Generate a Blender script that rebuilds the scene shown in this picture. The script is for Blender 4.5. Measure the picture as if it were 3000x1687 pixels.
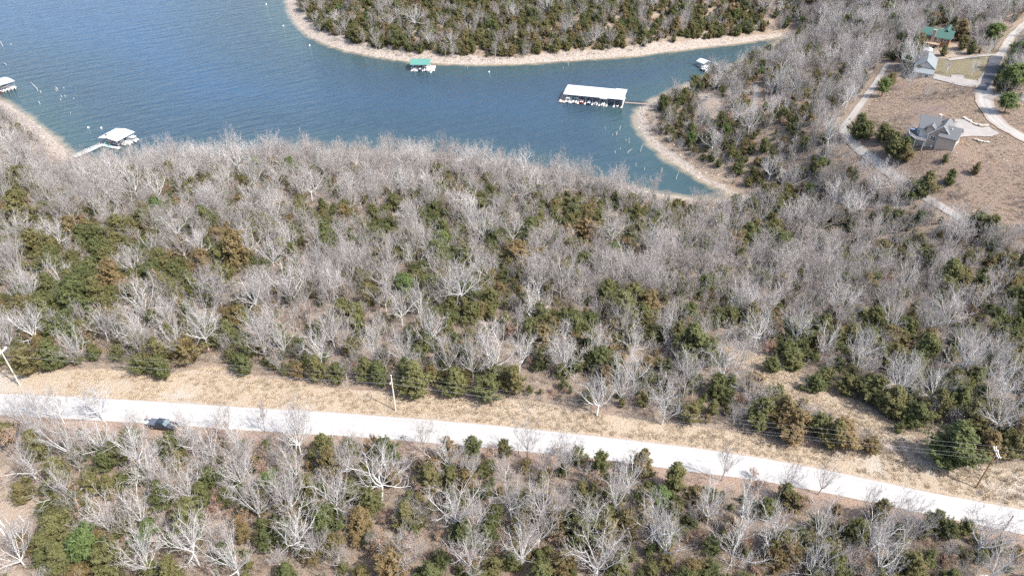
import bpy, bmesh, math, random
import numpy as np
from mathutils import Vector, Matrix

R = math.radians
for o in list(bpy.data.objects):
    bpy.data.objects.remove(o)
scene = bpy.context.scene
COL = scene.collection

# ------------------------------------------------------------------ camera, sky, sun, exposure
CAM_H, PITCH, FPX = 111.0, R(37.0), 2142.0          # metres above the road, tilt down, focal length in pixels of a 3000 px wide frame
cam_data = bpy.data.cameras.new('camera')
cam_data.sensor_width = 36.0
cam_data.lens = 36.0 * FPX / 3000.0
cam_data.clip_start = 1.0
cam_data.clip_end = 12000.0
cam = bpy.data.objects.new('camera', cam_data)
COL.objects.link(cam)
cam.location = (0, 0, CAM_H)
cam.rotation_euler = (R(90) - PITCH, 0, 0)
scene.camera = cam

SUN_AZ = Vector((0.85, -0.52, 0)).normalized()
SUN_EL = R(51)
world = bpy.data.worlds.new('World')
scene.world = world
world.use_nodes = True
wn = world.node_tree
for n in list(wn.nodes):
    wn.nodes.remove(n)
sky = wn.nodes.new('ShaderNodeTexSky')
sky.sky_type = 'NISHITA'
sky.sun_disc = False
sky.sun_elevation = SUN_EL
sky.sun_rotation = math.atan2(SUN_AZ.x, SUN_AZ.y)
sky.air_density = 1.0
sky.dust_density = 3.0
bg = wn.nodes.new('ShaderNodeBackground')
bg.inputs['Strength'].default_value = 0.15
wo = wn.nodes.new('ShaderNodeOutputWorld')
wn.links.new(sky.outputs[0], bg.inputs[0])
wn.links.new(bg.outputs[0], wo.inputs[0])

sun_data = bpy.data.lights.new('sun', 'SUN')
sun_data.energy = 3.3
sun_data.angle = R(0.6)
sun_data.color = (1.0, 0.95, 0.88)
sun = bpy.data.objects.new('sun', sun_data)
COL.objects.link(sun)
sd = Vector((SUN_AZ.x * math.cos(SUN_EL), SUN_AZ.y * math.cos(SUN_EL), math.sin(SUN_EL)))
sun.rotation_euler = sd.to_track_quat('Z', 'Y').to_euler()
sun.location = (200, -150, 300)

scene.view_settings.view_transform = 'Standard'
scene.view_settings.look = 'None'
scene.view_settings.exposure = 1.38
scene.view_settings.gamma = 1.0
scene.view_settings.use_curve_mapping = False
scene.cycles.use_denoising = False
scene.cycles.max_bounces = 5
scene.cycles.diffuse_bounces = 3
scene.cycles.transparent_max_bounces = 6

# ------------------------------------------------------------------ helpers
LAKE = -49.0


def tag(o, label=None, cat=None, group=None, kind=None):
    if label: o['label'] = label
    if cat: o['category'] = cat
    if group: o['group'] = group
    if kind: o['kind'] = kind
    return o


def mesh_from(name, verts, faces, mats=(), face_mat=None, smooth=False):
    me = bpy.data.meshes.new(name)
    me.from_pydata([tuple(v) for v in verts], [], [tuple(f) for f in faces])
    for m in mats:
        me.materials.append(m)
    if face_mat is not None:
        me.polygons.foreach_set('material_index', np.asarray(face_mat, dtype=np.int32))
    if smooth:
        me.polygons.foreach_set('use_smooth', np.ones(len(me.polygons), dtype=bool))
    me.update()
    return me


def link(name, me, parent=None, loc=None, rot=None):
    o = bpy.data.objects.new(name, me)
    COL.objects.link(o)
    if parent is not None:
        o.parent = parent
    if loc is not None:
        o.location = loc
    if rot is not None:
        o.rotation_euler = rot
    return o


def empty(name, loc, rotz=0.0, scale=None):
    o = bpy.data.objects.new(name, None)
    COL.objects.link(o)
    o.location = loc
    o.rotation_euler = (0, 0, rotz)
    o.empty_display_size = 0.2
    if scale is not None:
        o.scale = scale
    return o


class MB:
    """collects faces for one mesh object"""

    def __init__(self):
        self.v, self.f, self.mi = [], [], []

    def add(self, verts, faces, mi=0):
        b = len(self.v)
        self.v += [tuple(p) for p in verts]
        self.f += [tuple(i + b for i in f) for f in faces]
        self.mi += [mi] * len(faces)
        return self

    def box(self, x0, x1, y0, y1, z0, z1, mi=0, M=None):
        p = [Vector(c) for c in ((x0, y0, z0), (x1, y0, z0), (x1, y1, z0), (x0, y1, z0), (x0, y0, z1), (x1, y0, z1), (x1, y1, z1), (x0, y1, z1))]
        if M is not None:
            p = [M @ c for c in p]
        return self.add(p, ((0, 3, 2, 1), (4, 5, 6, 7), (0, 1, 5, 4), (1, 2, 6, 5), (2, 3, 7, 6), (3, 0, 4, 7)), mi)

    def tube(self, pts, radii, n=6, mi=0, cap=True):
        pts = [Vector(p) for p in pts]
        if not isinstance(radii, (list, tuple)):
            radii = [radii] * len(pts)
        b = len(self.v)
        for i, p in enumerate(pts):
            d = (pts[min(i + 1, len(pts) - 1)] - pts[max(i - 1, 0)]).normalized()
            a = d.orthogonal().normalized() if i == 0 else (a - d * a.dot(d)).normalized()
            c = d.cross(a)
            for k in range(n):
                t = 2 * math.pi * k / n
                q = p + (a * math.cos(t) + c * math.sin(t)) * radii[i]
                self.v.append((q.x, q.y, q.z))
        for i in range(len(pts) - 1):
            for k in range(n):
                k2 = (k + 1) % n
                self.f.append((b + i * n + k, b + i * n + k2, b + (i + 1) * n + k2, b + (i + 1) * n + k))
                self.mi.append(mi)
        if cap:
            self.f.append(tuple(b + k for k in reversed(range(n))))
            self.f.append(tuple(b + (len(pts) - 1) * n + k for k in range(n)))
            self.mi += [mi, mi]
        return self

    def prism(self, outline, z0, z1, mi=0):
        n = len(outline)
        vs = [(x, y, z0) for x, y in outline] + [(x, y, z1) for x, y in outline]
        fs = [tuple(reversed(range(n))), tuple(range(n, 2 * n))] + [(k, (k + 1) % n, n + (k + 1) % n, n + k) for k in range(n)]
        return self.add(vs, fs, mi)

    def build(self, name, mats, parent=None, loc=None, rot=None, smooth=False):
        if not isinstance(mats, (list, tuple)):
            mats = [mats]
        return link(name, mesh_from(name, self.v, self.f, mats, self.mi, smooth), parent, loc, rot)


# ------------------------------------------------------------------ materials
def new_mat(name):
    m = bpy.data.materials.new(name)
    m.use_nodes = True
    nt = m.node_tree
    b = nt.nodes['Principled BSDF']
    return m, nt, b


def lk(nt, a, b):
    nt.links.new(a, b)


def mixc(nt, fac, a, b):
    n = nt.nodes.new('ShaderNodeMix')
    n.data_type = 'RGBA'
    for s, v in ((n.inputs[0], fac), (n.inputs[6], a), (n.inputs[7], b)):
        if isinstance(v, (int, float)):
            s.default_value = v
        elif isinstance(v, (tuple, list)):
            s.default_value = (*v, 1.0) if len(v) == 3 else v
        else:
            nt.links.new(v, s)
    return n.outputs[2]


def noise(nt, scale, detail=4.0, rough=0.6, vec=None):
    n = nt.nodes.new('ShaderNodeTexNoise')
    n.inputs['Scale'].default_value = scale
    n.inputs['Detail'].default_value = detail
    n.inputs['Roughness'].default_value = rough
    if vec is not None:
        nt.links.new(vec, n.inputs['Vector'])
    return n.outputs['Fac']


def ramp(nt, fac, p0, p1):
    n = nt.nodes.new('ShaderNodeMapRange')
    n.interpolation_type = 'SMOOTHSTEP'
    n.inputs['From Min'].default_value = p0
    n.inputs['From Max'].default_value = p1
    nt.links.new(fac, n.inputs['Value'])
    return n.outputs['Result']


def math_n(nt, op, a, b=None):
    n = nt.nodes.new('ShaderNodeMath')
    n.operation = op
    for s, v in ((n.inputs[0], a), (n.inputs[1], b)):
        if v is None:
            continue
        if isinstance(v, (int, float)):
            s.default_value = v
        else:
            nt.links.new(v, s)
    return n.outputs[0]


def world_pos(nt):
    return nt.nodes.new('ShaderNodeNewGeometry').outputs['Position']


def obj_pos(nt):
    return nt.nodes.new('ShaderNodeTexCoord').outputs['Object']


def obj_rand(nt):
    return nt.nodes.new('ShaderNodeObjectInfo').outputs['Random']


def simple_mat(name, col, rough=0.7, var=0.25, scale=3.0, metal=0.0, obj_var=0.0, bump=0.0):
    m, nt, b = new_mat(name)
    p = obj_pos(nt)
    dark = tuple(c * (1 - var) for c in col)
    light = tuple(min(1, c * (1 + var)) for c in col)
    c = mixc(nt, noise(nt, scale, 5, 0.65, p), dark, light)
    if obj_var:
        hv = nt.nodes.new('ShaderNodeHueSaturation')
        lk(nt, c, hv.inputs['Color'])
        mr = nt.nodes.new('ShaderNodeMapRange')
        mr.inputs['To Min'].default_value = 1 - obj_var
        mr.inputs['To Max'].default_value = 1 + obj_var
        lk(nt, obj_rand(nt), mr.inputs['Value'])
        lk(nt, mr.outputs[0], hv.inputs['Value'])
        c = hv.outputs[0]
    lk(nt, c, b.inputs['Base Color'])
    b.inputs['Roughness'].default_value = rough
    b.inputs['Metallic'].default_value = metal
    if bump:
        bn = nt.nodes.new('ShaderNodeBump')
        bn.inputs['Strength'].default_value = bump
        lk(nt, noise(nt, scale * 3, 4, 0.6, p), bn.inputs['Height'])
        lk(nt, bn.outputs[0], b.inputs['Normal'])
    return m


def foliage_mat(name, cols, trans=0.25):
    """colour of the tree comes from its own random number; small clumps vary a little"""
    m, nt, b = new_mat(name)
    cr = nt.nodes.new('ShaderNodeValToRGB')
    el = cr.color_ramp.elements
    for i, (pos, c) in enumerate(cols):
        e = el[i] if i < 2 else el.new(pos)
        e.position = pos
        e.color = (*c, 1)
    p = obj_pos(nt)
    n1 = noise(nt, 1.1, 3, 0.6, p)
    f = math_n(nt, 'ADD', obj_rand(nt), math_n(nt, 'MULTIPLY', math_n(nt, 'SUBTRACT', n1, 0.5), 0.55))
    lk(nt, f, cr.inputs[0])
    c = mixc(nt, ramp(nt, noise(nt, 6.0, 2, 0.5, p), 0.3, 0.75), (0.0, 0.0, 0.0), cr.outputs[0])
    c2 = mixc(nt, 0.75, c, cr.outputs[0])
    lk(nt, c2, b.inputs['Base Color'])
    b.inputs['Roughness'].default_value = 0.75
    b.inputs['Specular IOR Level'].default_value = 0.25
    tr = nt.nodes.new('ShaderNodeBsdfTranslucent')
    lk(nt, c2, tr.inputs['Color'])
    mx = nt.nodes.new('ShaderNodeMixShader')
    mx.inputs[0].default_value = trans
    lk(nt, b.outputs[0], mx.inputs[1])
    lk(nt, tr.outputs[0], mx.inputs[2])
    lk(nt, mx.outputs[0], nt.nodes['Material Output'].inputs['Surface'])
    return m


M = {}
M['bark_pale'] = simple_mat('pale_oak_bark', (0.455, 0.45, 0.437), 0.85, 0.25, 2.5, obj_var=0.2)
M['bark_grey'] = simple_mat('grey_bark', (0.30, 0.28, 0.265), 0.9, 0.3, 3, obj_var=0.2)
M['bark_dark'] = simple_mat('dark_bark', (0.10, 0.08, 0.065), 0.9, 0.3, 3)
M['twig'] = simple_mat('mauve_twigs', (0.32, 0.298, 0.286), 0.9, 0.25, 0.8, obj_var=0.25)
M['twig_fine'] = simple_mat('grey_twigs', (0.285, 0.262, 0.253), 0.9, 0.25, 0.8, obj_var=0.25)
M['brush'] = simple_mat('brush_twigs', (0.255, 0.215, 0.185), 0.9, 0.3, 0.7, obj_var=0.35)
M['cedar'] = foliage_mat('cedar_foliage', [(0.0, (0.120, 0.140, 0.056)), (1.0, (0.255, 0.178, 0.095)), (0.4, (0.155, 0.162, 0.066)), (0.74, (0.19, 0.174, 0.075)), (0.92, (0.225, 0.172, 0.082))], 0.4)
M['pine'] = foliage_mat('pine_foliage', [(0.0, (0.095, 0.145, 0.05)), (1.0, (0.17, 0.21, 0.07))], 0.4)
M['russet'] = foliage_mat('dead_oak_leaves', [(0.0, (0.30, 0.18, 0.125)), (1.0, (0.40, 0.28, 0.19))], 0.3)

# ------------------------------------------------------------------ terrain
def ray(px, py):
    x, y = (px - 1500.0) / FPX, (py - 843.5) / FPX
    s, c = math.sin(PITCH), math.cos(PITCH)
    return np.array([x, c - y * s, -s - y * c])


def at_z(px, py, z):
    d = ray(px, py)
    t = (z - CAM_H) / d[2]
    return np.array([d[0] * t, d[1] * t, z])


K = 3000.0 / 2576.0


def pz(px, py, z):
    p = at_z(px * K, py * K, z)
    return (p[0], p[1])


# lake outline, in metres (north shore cape, east cove, near shore, west beach, then far out)
lake_px = [(722, 0), (728, 30), (745, 60), (775, 90), (820, 112), (870, 128), (930, 140), (1000, 152), (1060, 158), (1130, 161), (1200, 163), (1300, 162),
           (1400, 155), (1500, 148), (1600, 141), (1700, 128), (1800, 116), (1870, 108), (1930, 99), (1965, 92), (1975, 96), (1935, 118), (1890, 140), (1840, 172),
           (1800, 186), (1765, 198), (1730, 214), (1690, 232), (1645, 251), (1612, 272), (1601, 292), (1606, 318), (1622, 345), (1645, 372), (1680, 400), (1715, 423), (1750, 444),
           (1785, 463), (1812, 476), (1834, 487), (1842, 497), (1825, 503), (1740, 500), (1650, 486), (1550, 464), (1450, 446), (1350, 428), (1250, 412), (1150, 397), (1040, 386), (900, 381),
           (750, 384), (600, 391), (450, 402), (340, 410), (260, 408), (210, 402), (185, 393), (165, 376), (140, 352), (105, 322), (62, 290), (15, 258), (-60, 232), (-180, 205)]
lake_poly = [pz(x, y, LAKE) for x, y in lake_px]
lake_poly += [(-620.0, 470.0), (-1300.0, 600.0), (-2400.0, 900.0), (-2600.0, 2600.0), (-900.0, 2700.0), (-420.0, 1500.0)]
lake_poly += [pz(735, -60, LAKE)]
LP = np.array(lake_poly)


def seg_dist(X, Y, poly, closed=True):
    d = np.full(X.shape, 1e9)
    n = len(poly)
    for i in range(n if closed else n - 1):
        ax, ay = poly[i]
        bx, by = poly[(i + 1) % n]
        ex, ey = bx - ax, by - ay
        L = ex * ex + ey * ey + 1e-9
        t = np.clip(((X - ax) * ex + (Y - ay) * ey) / L, 0, 1)
        d = np.minimum(d, (X - ax - t * ex) ** 2 + (Y - ay - t * ey) ** 2)
    return np.sqrt(d)


def inside(X, Y, poly):
    r = np.zeros(X.shape, dtype=bool)
    n = len(poly)
    for i in range(n):
        ax, ay = poly[i]
        bx, by = poly[(i + 1) % n]
        if ay == by:
            continue
        c = ((ay > Y) != (by > Y)) & (X < (bx - ax) * (Y - ay) / (by - ay) + ax)
        r ^= c
    return r


def hash_noise(X, Y, s, seed=0):
    """smooth value noise"""
    x, y = X / s + seed * 17.3, Y / s - seed * 9.1
    xi, yi = np.floor(x).astype(np.int64), np.floor(y).astype(np.int64)
    fx, fy = x - xi, y - yi
    fx, fy = fx * fx * (3 - 2 * fx), fy * fy * (3 - 2 * fy)

    def h(a, b):
        q = (a * 374761393 + b * 668265263 + seed * 974711) & 0xFFFFFFFF
        q = ((q ^ (q >> 13)) * 1274126177) & 0xFFFFFFFF
        return ((q ^ (q >> 16)) & 0xFFFF) / 65535.0
    return (h(xi, yi) * (1 - fx) + h(xi + 1, yi) * fx) * (1 - fy) + (h(xi, yi + 1) * (1 - fx) + h(xi + 1, yi + 1) * fx) * fy


def fbm(X, Y, s, seed=0):
    return (hash_noise(X, Y, s, seed) + 0.5 * hash_noise(X, Y, s / 2, seed + 1) + 0.25 * hash_noise(X, Y, s / 4, seed + 2)) / 1.75


def sstep(a, b, x):
    t = np.clip((x - a) / (b - a), 0, 1)
    return t * t * (3 - 2 * t)


# main gravel road, north and south edges in photo pixels (3000 wide), road plane z = 0
road_n = [(-700, 1105), (-300, 1134), (0, 1151.7), (237, 1162.6), (474, 1176), (711, 1192), (1000, 1208.5), (1237, 1226.7), (1474, 1247.5), (1711, 1272.7), (2000, 1306), (2237, 1341), (2474, 1386.5), (2711, 1438.6), (3000, 1493), (3300, 1548), (3700, 1620)]
road_s = [(-700, 1178), (-300, 1199), (0, 1215.8), (237, 1230), (474, 1244), (711, 1261), (1000, 1278), (1237, 1296), (1474, 1318), (1711, 1340), (2000, 1379), (2237, 1410), (2450, 1450.5), (2664, 1495.5), (2806, 1526), (3000, 1567), (3300, 1632), (3600, 1700)]
RN = [tuple(at_z(x, y, 0)[:2]) for x, y in road_n]
RS = [tuple(at_z(x, y, 0)[:2]) for x, y in road_s]


def resample(pts, n):
    p = np.array(pts, dtype=float)
    d = np.concatenate([[0], np.cumsum(np.linalg.norm(np.diff(p, axis=0), axis=1))])
    t = np.linspace(0, d[-1], n)
    return np.stack([np.interp(t, d, p[:, k]) for k in range(p.shape[1])], 1)


RNr, RSr = resample(RN, 120), resample(RS, 120)
RC = (RNr + RSr) / 2

ctrl = []
for i in range(0, 120, 12):
    ctrl.append((RC[i][0], RC[i][1], 0.0))
for x in (-220, -120, -60, 0, 60, 120, 220):
    ctrl += [(x, 60, 1.0), (x, 20, 2.0), (x, -120, 2.0)]
for x, y in LP[::2]:
    if abs(x) < 500 and y < 800:
        ctrl.append((x, y, LAKE + 1.0))
for px, py, z in [(1288, 687, -15), (430, 690, -13), (430, 520, -28), (1288, 520, -33), (800, 600, -24), (1700, 700, -21), (60, 500, -32), (60, 700, -14), (-150, 700, -12), (-150, 450, -34),
                  (1288, 850, -4), (600, 850, -4), (100, 850, -4), (1700, 880, -5), (1700, 960, -2),
                  (1830, 880, -9), (2000, 960, -5), (2200, 1080, -1.5), (2300, 930, -8), (2560, 1000, -5), (2560, 1130, -0.5), (2100, 800, -17), (2000, 650, -30), (2040, 540, -43),
                  (2300, 680, -27), (2560, 800, -16), (2560, 680, -22), (2400, 560, -26), (2560, 540, -24), (2450, 480, -23), (2360, 392, -17), (2325, 392, -19.5), (2310, 350, -19), (2400, 340, -16), (2470, 340, -15.5), (2560, 370, -14),
                  (2470, 250, -14.5), (2480, 190, -14), (2340, 180, -16.5), (2400, 200, -15.5), (2360, 115, -15), (2420, 125, -14), (2540, 80, -12), (2576, 10, -10), (2280, 240, -20), (2120, 320, -25),
                  (2220, 165, -23), (2180, 390, -26), (2280, 460, -27), (2000, 350, -32), (1900, 280, -36), (1780, 250, -40), (2000, 200, -32), (2100, 100, -28), (2200, 30, -22), (2000, 20, -33),
                  (1300, 20, -38), (1700, 20, -36), (900, 30, -40), (1100, 60, -42), (1500, 80, -42), (1900, 420, -39), (1850, 330, -38)]:
    x, y = pz(px, py, z)
    ctrl.append((x, y, z))
for x in (-100, 100, 300, 500, 800):
    ctrl += [(x, 760, -14), (x, 1100, 0)]
ctrl += [(500, 200, -6), (500, 350, -6), (500, 500, -6), (800, 300, 0), (-400, 200, -20), (-400, 330, -38), (-600, 250, -20), (-500, 60, 0), (700, -50, 2), (-700, -50, 2), (350, 330, -10), (350, 230, -13)]
CT = np.array(ctrl)
SC = 100.0


def tps(r2):
    return np.where(r2 > 1e-12, 0.5 * r2 * np.log(r2 + 1e-12), 0.0)


_P = CT[:, :2] / SC
_n = len(_P)
_A = np.zeros((_n + 3, _n + 3))
_A[:_n, :_n] = tps(((_P[:, None] - _P[None]) ** 2).sum(-1)) + np.eye(_n) * 0.02
_A[:_n, _n] = 1
_A[:_n, _n + 1:] = _P
_A[_n:, :_n] = _A[:_n, _n:].T
_W = np.linalg.solve(_A, np.concatenate([CT[:, 2], [0, 0, 0]]))


def lake_dist(X, Y):
    """metres to the water line, positive on land"""
    d = seg_dist(X, Y, LP)
    return np.where(inside(X, Y, LP), -d, d)


def height(X, Y, full=False):
    X, Y = np.asarray(X, float), np.asarray(Y, float)
    sh = X.shape
    x, y = X.ravel(), Y.ravel()
    z = np.zeros(x.size)
    for a in range(0, x.size, 40000):
        xs, ys = np.clip(x[a:a + 40000], -800, 900) / SC, np.clip(y[a:a + 40000], -150, 1200) / SC
        z[a:a + 40000] = tps((xs[:, None] - _P[None, :, 0]) ** 2 + (ys[:, None] - _P[None, :, 1]) ** 2) @ _W[:_n] + _W[_n] + _W[_n + 1] * xs + _W[_n + 2] * ys
    z = np.clip(z, LAKE + 1.0, 25)
    d = lake_dist(x, y)
    land = LAKE + np.minimum(np.maximum(d, 0) * 0.16, 3.0) + (z - LAKE - 1.0) * sstep(2, 45, d)
    land += (fbm(x, y, 9.0, 5) - 0.5) * 0.7 * sstep(0, 10, d)
    dr = seg_dist(x, y, [tuple(p) for p in RC[::6]], closed=False)
    w = sstep(4.2, 15, dr)
    land = land * w + (-0.02) * (1 - w)
    wat = LAKE + np.maximum(d * 0.2, -8)
    z = np.where(d > 0, land, wat)
    if full:
        return z.reshape(sh), d.reshape(sh), dr.reshape(sh)
    return z.reshape(sh)


def G(pts, h=0.0):
    """ground points met by the sight lines of 3000-px photo positions, the line passing h metres above the ground"""
    D = np.array([ray(x, y) for x, y in pts])
    h = np.broadcast_to(np.asarray(h, float), (len(pts),))
    lo = np.full(len(pts), 60.0)
    t = 60.0
    done = np.zeros(len(pts), bool)
    hi = np.full(len(pts), 900.0)
    while t < 900 and not done.all():
        t *= 1.035
        z = height(D[:, 0] * t, D[:, 1] * t) + h
        hit = (CAM_H + D[:, 2] * t < np.maximum(z, LAKE)) & ~done
        hi[hit] = t
        done |= hit
        lo[~done] = t
    for _ in range(12):
        mid = (lo + hi) / 2
        z = np.maximum(height(D[:, 0] * mid, D[:, 1] * mid) + h, LAKE)
        b = CAM_H + D[:, 2] * mid < z
        hi = np.where(b, mid, hi)
        lo = np.where(b, lo, mid)
    return np.stack([D[:, 0] * hi, D[:, 1] * hi, height(D[:, 0] * hi, D[:, 1] * hi)], 1), hi


def G26(pts, h=0.0):
    return G([(x * K, y * K) for x, y in pts], h)


def poly26(pts):
    return [tuple(p[:2]) for p in G26(pts)[0]]


# open ground, in metres
VERGE_N = [(-250, 942), (-150, 935), (0, 930), (100, 935), (250, 927), (420, 940), (480, 930), (540, 920), (600, 940), (700, 955), (900, 985), (1020, 985), (1150, 1000), (1300, 1005), (1400, 1020), (1500, 1040), (1640, 1060), (1800, 1078), (1900, 1102), (2050, 1132), (2250, 1142), (2350, 1165), (2450, 1172), (2600, 1182), (2800, 1200)]
verge_poly = poly26(VERGE_N) + [tuple(p) for p in reversed(RNr[::4])]
track_poly = poly26([(1800, 855), (1862, 876), (1935, 905), (2015, 940), (2105, 982), (2195, 1030), (2295, 1095), (2350, 1145), (2350, 1170), (2240, 1140), (2215, 1105), (2140, 1060), (2060, 1035), (1970, 990), (1900, 945), (1850, 910)])
field_poly = poly26([(2150, 330), (2190, 260), (2235, 195), (2300, 205), (2400, 212), (2460, 218), (2480, 310), (2580, 362), (2640, 420), (2640, 640), (2500, 590), (2400, 535), (2300, 470), (2240, 430), (2160, 372)])
east_field_poly = poly26([(2500, 250), (2560, 250), (2650, 250), (2700, 330), (2640, 350), (2560, 330), (2510, 290)])
lawn_poly = poly26([(2335, 150), (2400, 145), (2470, 140), (2510, 125), (2535, 80), (2600, 40), (2640, 60), (2545, 120), (2525, 160), (2500, 220), (2440, 212), (2345, 196)])
yard_poly = poly26([(2315, 100), (2330, 80), (2400, 72), (2420, 100), (2440, 130), (2400, 145), (2330, 150), (2318, 128)])
clear_poly = poly26([(1745, 240), (1790, 232), (1812, 246), (1815, 275), (1795, 300), (1775, 285)])
lane_poly = poly26([(1888, 212), (1912, 212), (1912, 245), (1910, 268), (1905, 292), (1880, 292), (1893, 262), (1895, 240)])
pit_poly = poly26([(-30, 1262), (20, 1255), (70, 1262), (100, 1290), (105, 1320), (85, 1350), (30, 1362), (-30, 1368)])
path_poly = poly26([(-5, 1150), (20, 1150), (26, 1200), (30, 1250), (90, 1258), (95, 1280), (40, 1290), (-30, 1290), (-30, 1245), (5, 1235)])
path2_poly = poly26([(-30, 1395), (20, 1392), (45, 1425), (70, 1460), (-30, 1460)])
lane2_poly = poly26([(500, 1240), (548, 1250), (560, 1310), (545, 1350), (510, 1330), (505, 1280)])

near_x = np.arange(-300, 343, 2.0)
GX = np.concatenate([[-2600, -2000, -1500, -1150, -900, -720, -600, -500, -430, -380, -345, -320], near_x, [350, 365, 385, 420, 470, 540, 640, 780, 980, 1300, 1800, 2600]])
near_y = np.concatenate([np.arange(40, 300, 2.0), np.arange(300, 620, 2.5)])
GY = np.concatenate([[-400, -250, -150, -90, -50, -20, 0, 15, 28], near_y, [630, 645, 665, 690, 730, 790, 870, 980, 1150, 1400, 1800, 2300, 3000, 4200]])
XX, YY = np.meshgrid(GX, GY)
ZZ, DD, DR = height(XX, YY, True)
nx, ny = len(GX), len(GY)
idx = np.arange(nx * ny).reshape(ny, nx)
quads = np.stack([idx[:-1, :-1], idx[:-1, 1:], idx[1:, 1:], idx[1:, :-1]], -1).reshape(-1, 4)


def grid_mesh(name, X, Y, Z, quads):
    me = bpy.data.meshes.new(name)
    n = X.size
    me.vertices.add(n)
    me.vertices.foreach_set('co', np.stack([X.ravel(), Y.ravel(), Z.ravel()], 1).astype(np.float32).ravel())
    me.loops.add(quads.size)
    me.loops.foreach_set('vertex_index', quads.astype(np.int32).ravel())
    me.polygons.add(len(quads))
    me.polygons.foreach_set('loop_start', np.arange(0, quads.size, 4, dtype=np.int32))
    me.polygons.foreach_set('use_smooth', np.ones(len(quads), dtype=bool))
    me.update(calc_edges=True)
    return me


def point_attr(me, name, val):
    a = me.attributes.new(name, 'FLOAT', 'POINT')
    a.data.foreach_set('value', np.asarray(val, dtype=np.float32).ravel())


def soft(poly, w=2.0):
    d = seg_dist(XX, YY, poly)
    d = np.where(inside(XX, YY, poly), d, -d)
    return sstep(-w, w, d)


beach_w = 5.0 + 6.5 * sstep(330, 420, YY) * sstep(140, 60, np.abs(XX - 0) * 0 + (XX - 60)) + 5 * (fbm(XX, YY, 22, 3) - 0.5) * 2
beach = sstep(3.0, -3.0, DD - beach_w)
beach_w = np.where((XX > 55) & (YY < 372), np.minimum(beach_w, 5.0 + 3 * (fbm(XX, YY, 14, 4) - 0.5)), beach_w)
beach = sstep(2.5, -2.5, DD - beach_w)
me = grid_mesh('ground', XX, YY, ZZ, quads)
point_attr(me, 'beach', beach)
point_attr(me, 'verge', np.maximum(soft(verge_poly, 2.0), soft(track_poly, 2.0)))
point_attr(me, 'shoulder', sstep(10, 4, DR))
point_attr(me, 'field', np.maximum(soft(field_poly, 3.0), soft(east_field_poly, 3)))
point_attr(me, 'lawn', np.maximum(soft(lawn_poly, 2.0), 0.0))
point_attr(me, 'dirt', np.maximum.reduce([soft(path_poly, 1.5), soft(path2_poly, 1.5), soft(lane2_poly, 2), soft(yard_poly, 2), soft(clear_poly, 2), soft(pit_poly, 2) * 0.6]))


def attr(nt, name):
    n = nt.nodes.new('ShaderNodeAttribute')
    n.attribute_name = name
    return n.outputs['Fac']


def edged(nt, a, nz, amt=0.7):
    """attribute edge broken up by noise"""
    v = math_n(nt, 'ADD', a, math_n(nt, 'MULTIPLY', math_n(nt, 'SUBTRACT', nz, 0.5), amt * 2))
    return ramp(nt, v, 0.42, 0.58)


m, nt, b = new_mat('ground_cover')
p = world_pos(nt)
nA, nB, nC, nD = noise(nt, 0.35, 6, 0.65, p), noise(nt, 1.6, 6, 0.7, p), noise(nt, 0.06, 4, 0.6, p), noise(nt, 5.0, 4, 0.75, p)
litter = mixc(nt, nB, (0.145, 0.114, 0.087), (0.295, 0.243, 0.19))
litter = mixc(nt, ramp(nt, nA, 0.45, 0.75), litter, (0.20, 0.135, 0.10))
litter = mixc(nt, math_n(nt, 'MULTIPLY', ramp(nt, nD, 0.55, 0.8), 0.6), litter, (0.34, 0.285, 0.245))
grass = mixc(nt, nB, (0.27, 0.212, 0.155), (0.40, 0.333, 0.255))
grass = mixc(nt, math_n(nt, 'MULTIPLY', ramp(nt, nD, 0.5, 0.85), 0.7), grass, (0.44, 0.385, 0.305))
grass = mixc(nt, math_n(nt, 'MULTIPLY', ramp(nt, nA, 0.55, 0.8), 0.6), grass, (0.28, 0.222, 0.172))
grass = mixc(nt, math_n(nt, 'MULTIPLY', ramp(nt, nC, 0.56, 0.66), 0.7), grass, (0.36, 0.325, 0.285))
fieldc = mixc(nt, nB, (0.115, 0.085, 0.07), (0.255, 0.195, 0.15))
fieldc = mixc(nt, ramp(nt, nC, 0.5, 0.7), fieldc, (0.155, 0.118, 0.105))
fieldc = mixc(nt, math_n(nt, 'MULTIPLY', ramp(nt, nD, 0.6, 0.8), 0.6), fieldc, (0.33, 0.275, 0.215))
lawnc = mixc(nt, nA, (0.135, 0.125, 0.072), (0.20, 0.168, 0.118))
dirtc = mixc(nt, nB, (0.25, 0.195, 0.15), (0.35, 0.29, 0.235))
mp = nt.nodes.new('ShaderNodeMapping')
mp.inputs['Scale'].default_value = (0.7, 0.7, 3.0)
lk(nt, p, mp.inputs['Vector'])
rock = nt.nodes.new('ShaderNodeTexVoronoi')
rock.inputs['Scale'].default_value = 0.9
lk(nt, mp.outputs[0], rock.inputs['Vector'])
beachc = mixc(nt, nB, (0.23, 0.20, 0.172), (0.365, 0.33, 0.295))
beachc = mixc(nt, ramp(nt, rock.outputs['Distance'], 0.35, 0.8), beachc, (0.22, 0.18, 0.155))
beachc = mixc(nt, ramp(nt, nA, 0.5, 0.75), beachc, (0.31, 0.268, 0.218))
c = mixc(nt, edged(nt, attr(nt, 'shoulder'), nA, 0.35), litter, (0.27, 0.20, 0.155))
c = mixc(nt, edged(nt, attr(nt, 'field'), nA, 0.5), c, fieldc)
c = mixc(nt, edged(nt, attr(nt, 'lawn'), nA, 0.25), c, lawnc)
c = mixc(nt, edged(nt, attr(nt, 'dirt'), nA, 0.5), c, dirtc)
c = mixc(nt, edged(nt, attr(nt, 'verge'), nA, 0.35), c, grass)
c = mixc(nt, edged(nt, attr(nt, 'beach'), nA, 0.9), c, beachc)
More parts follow.
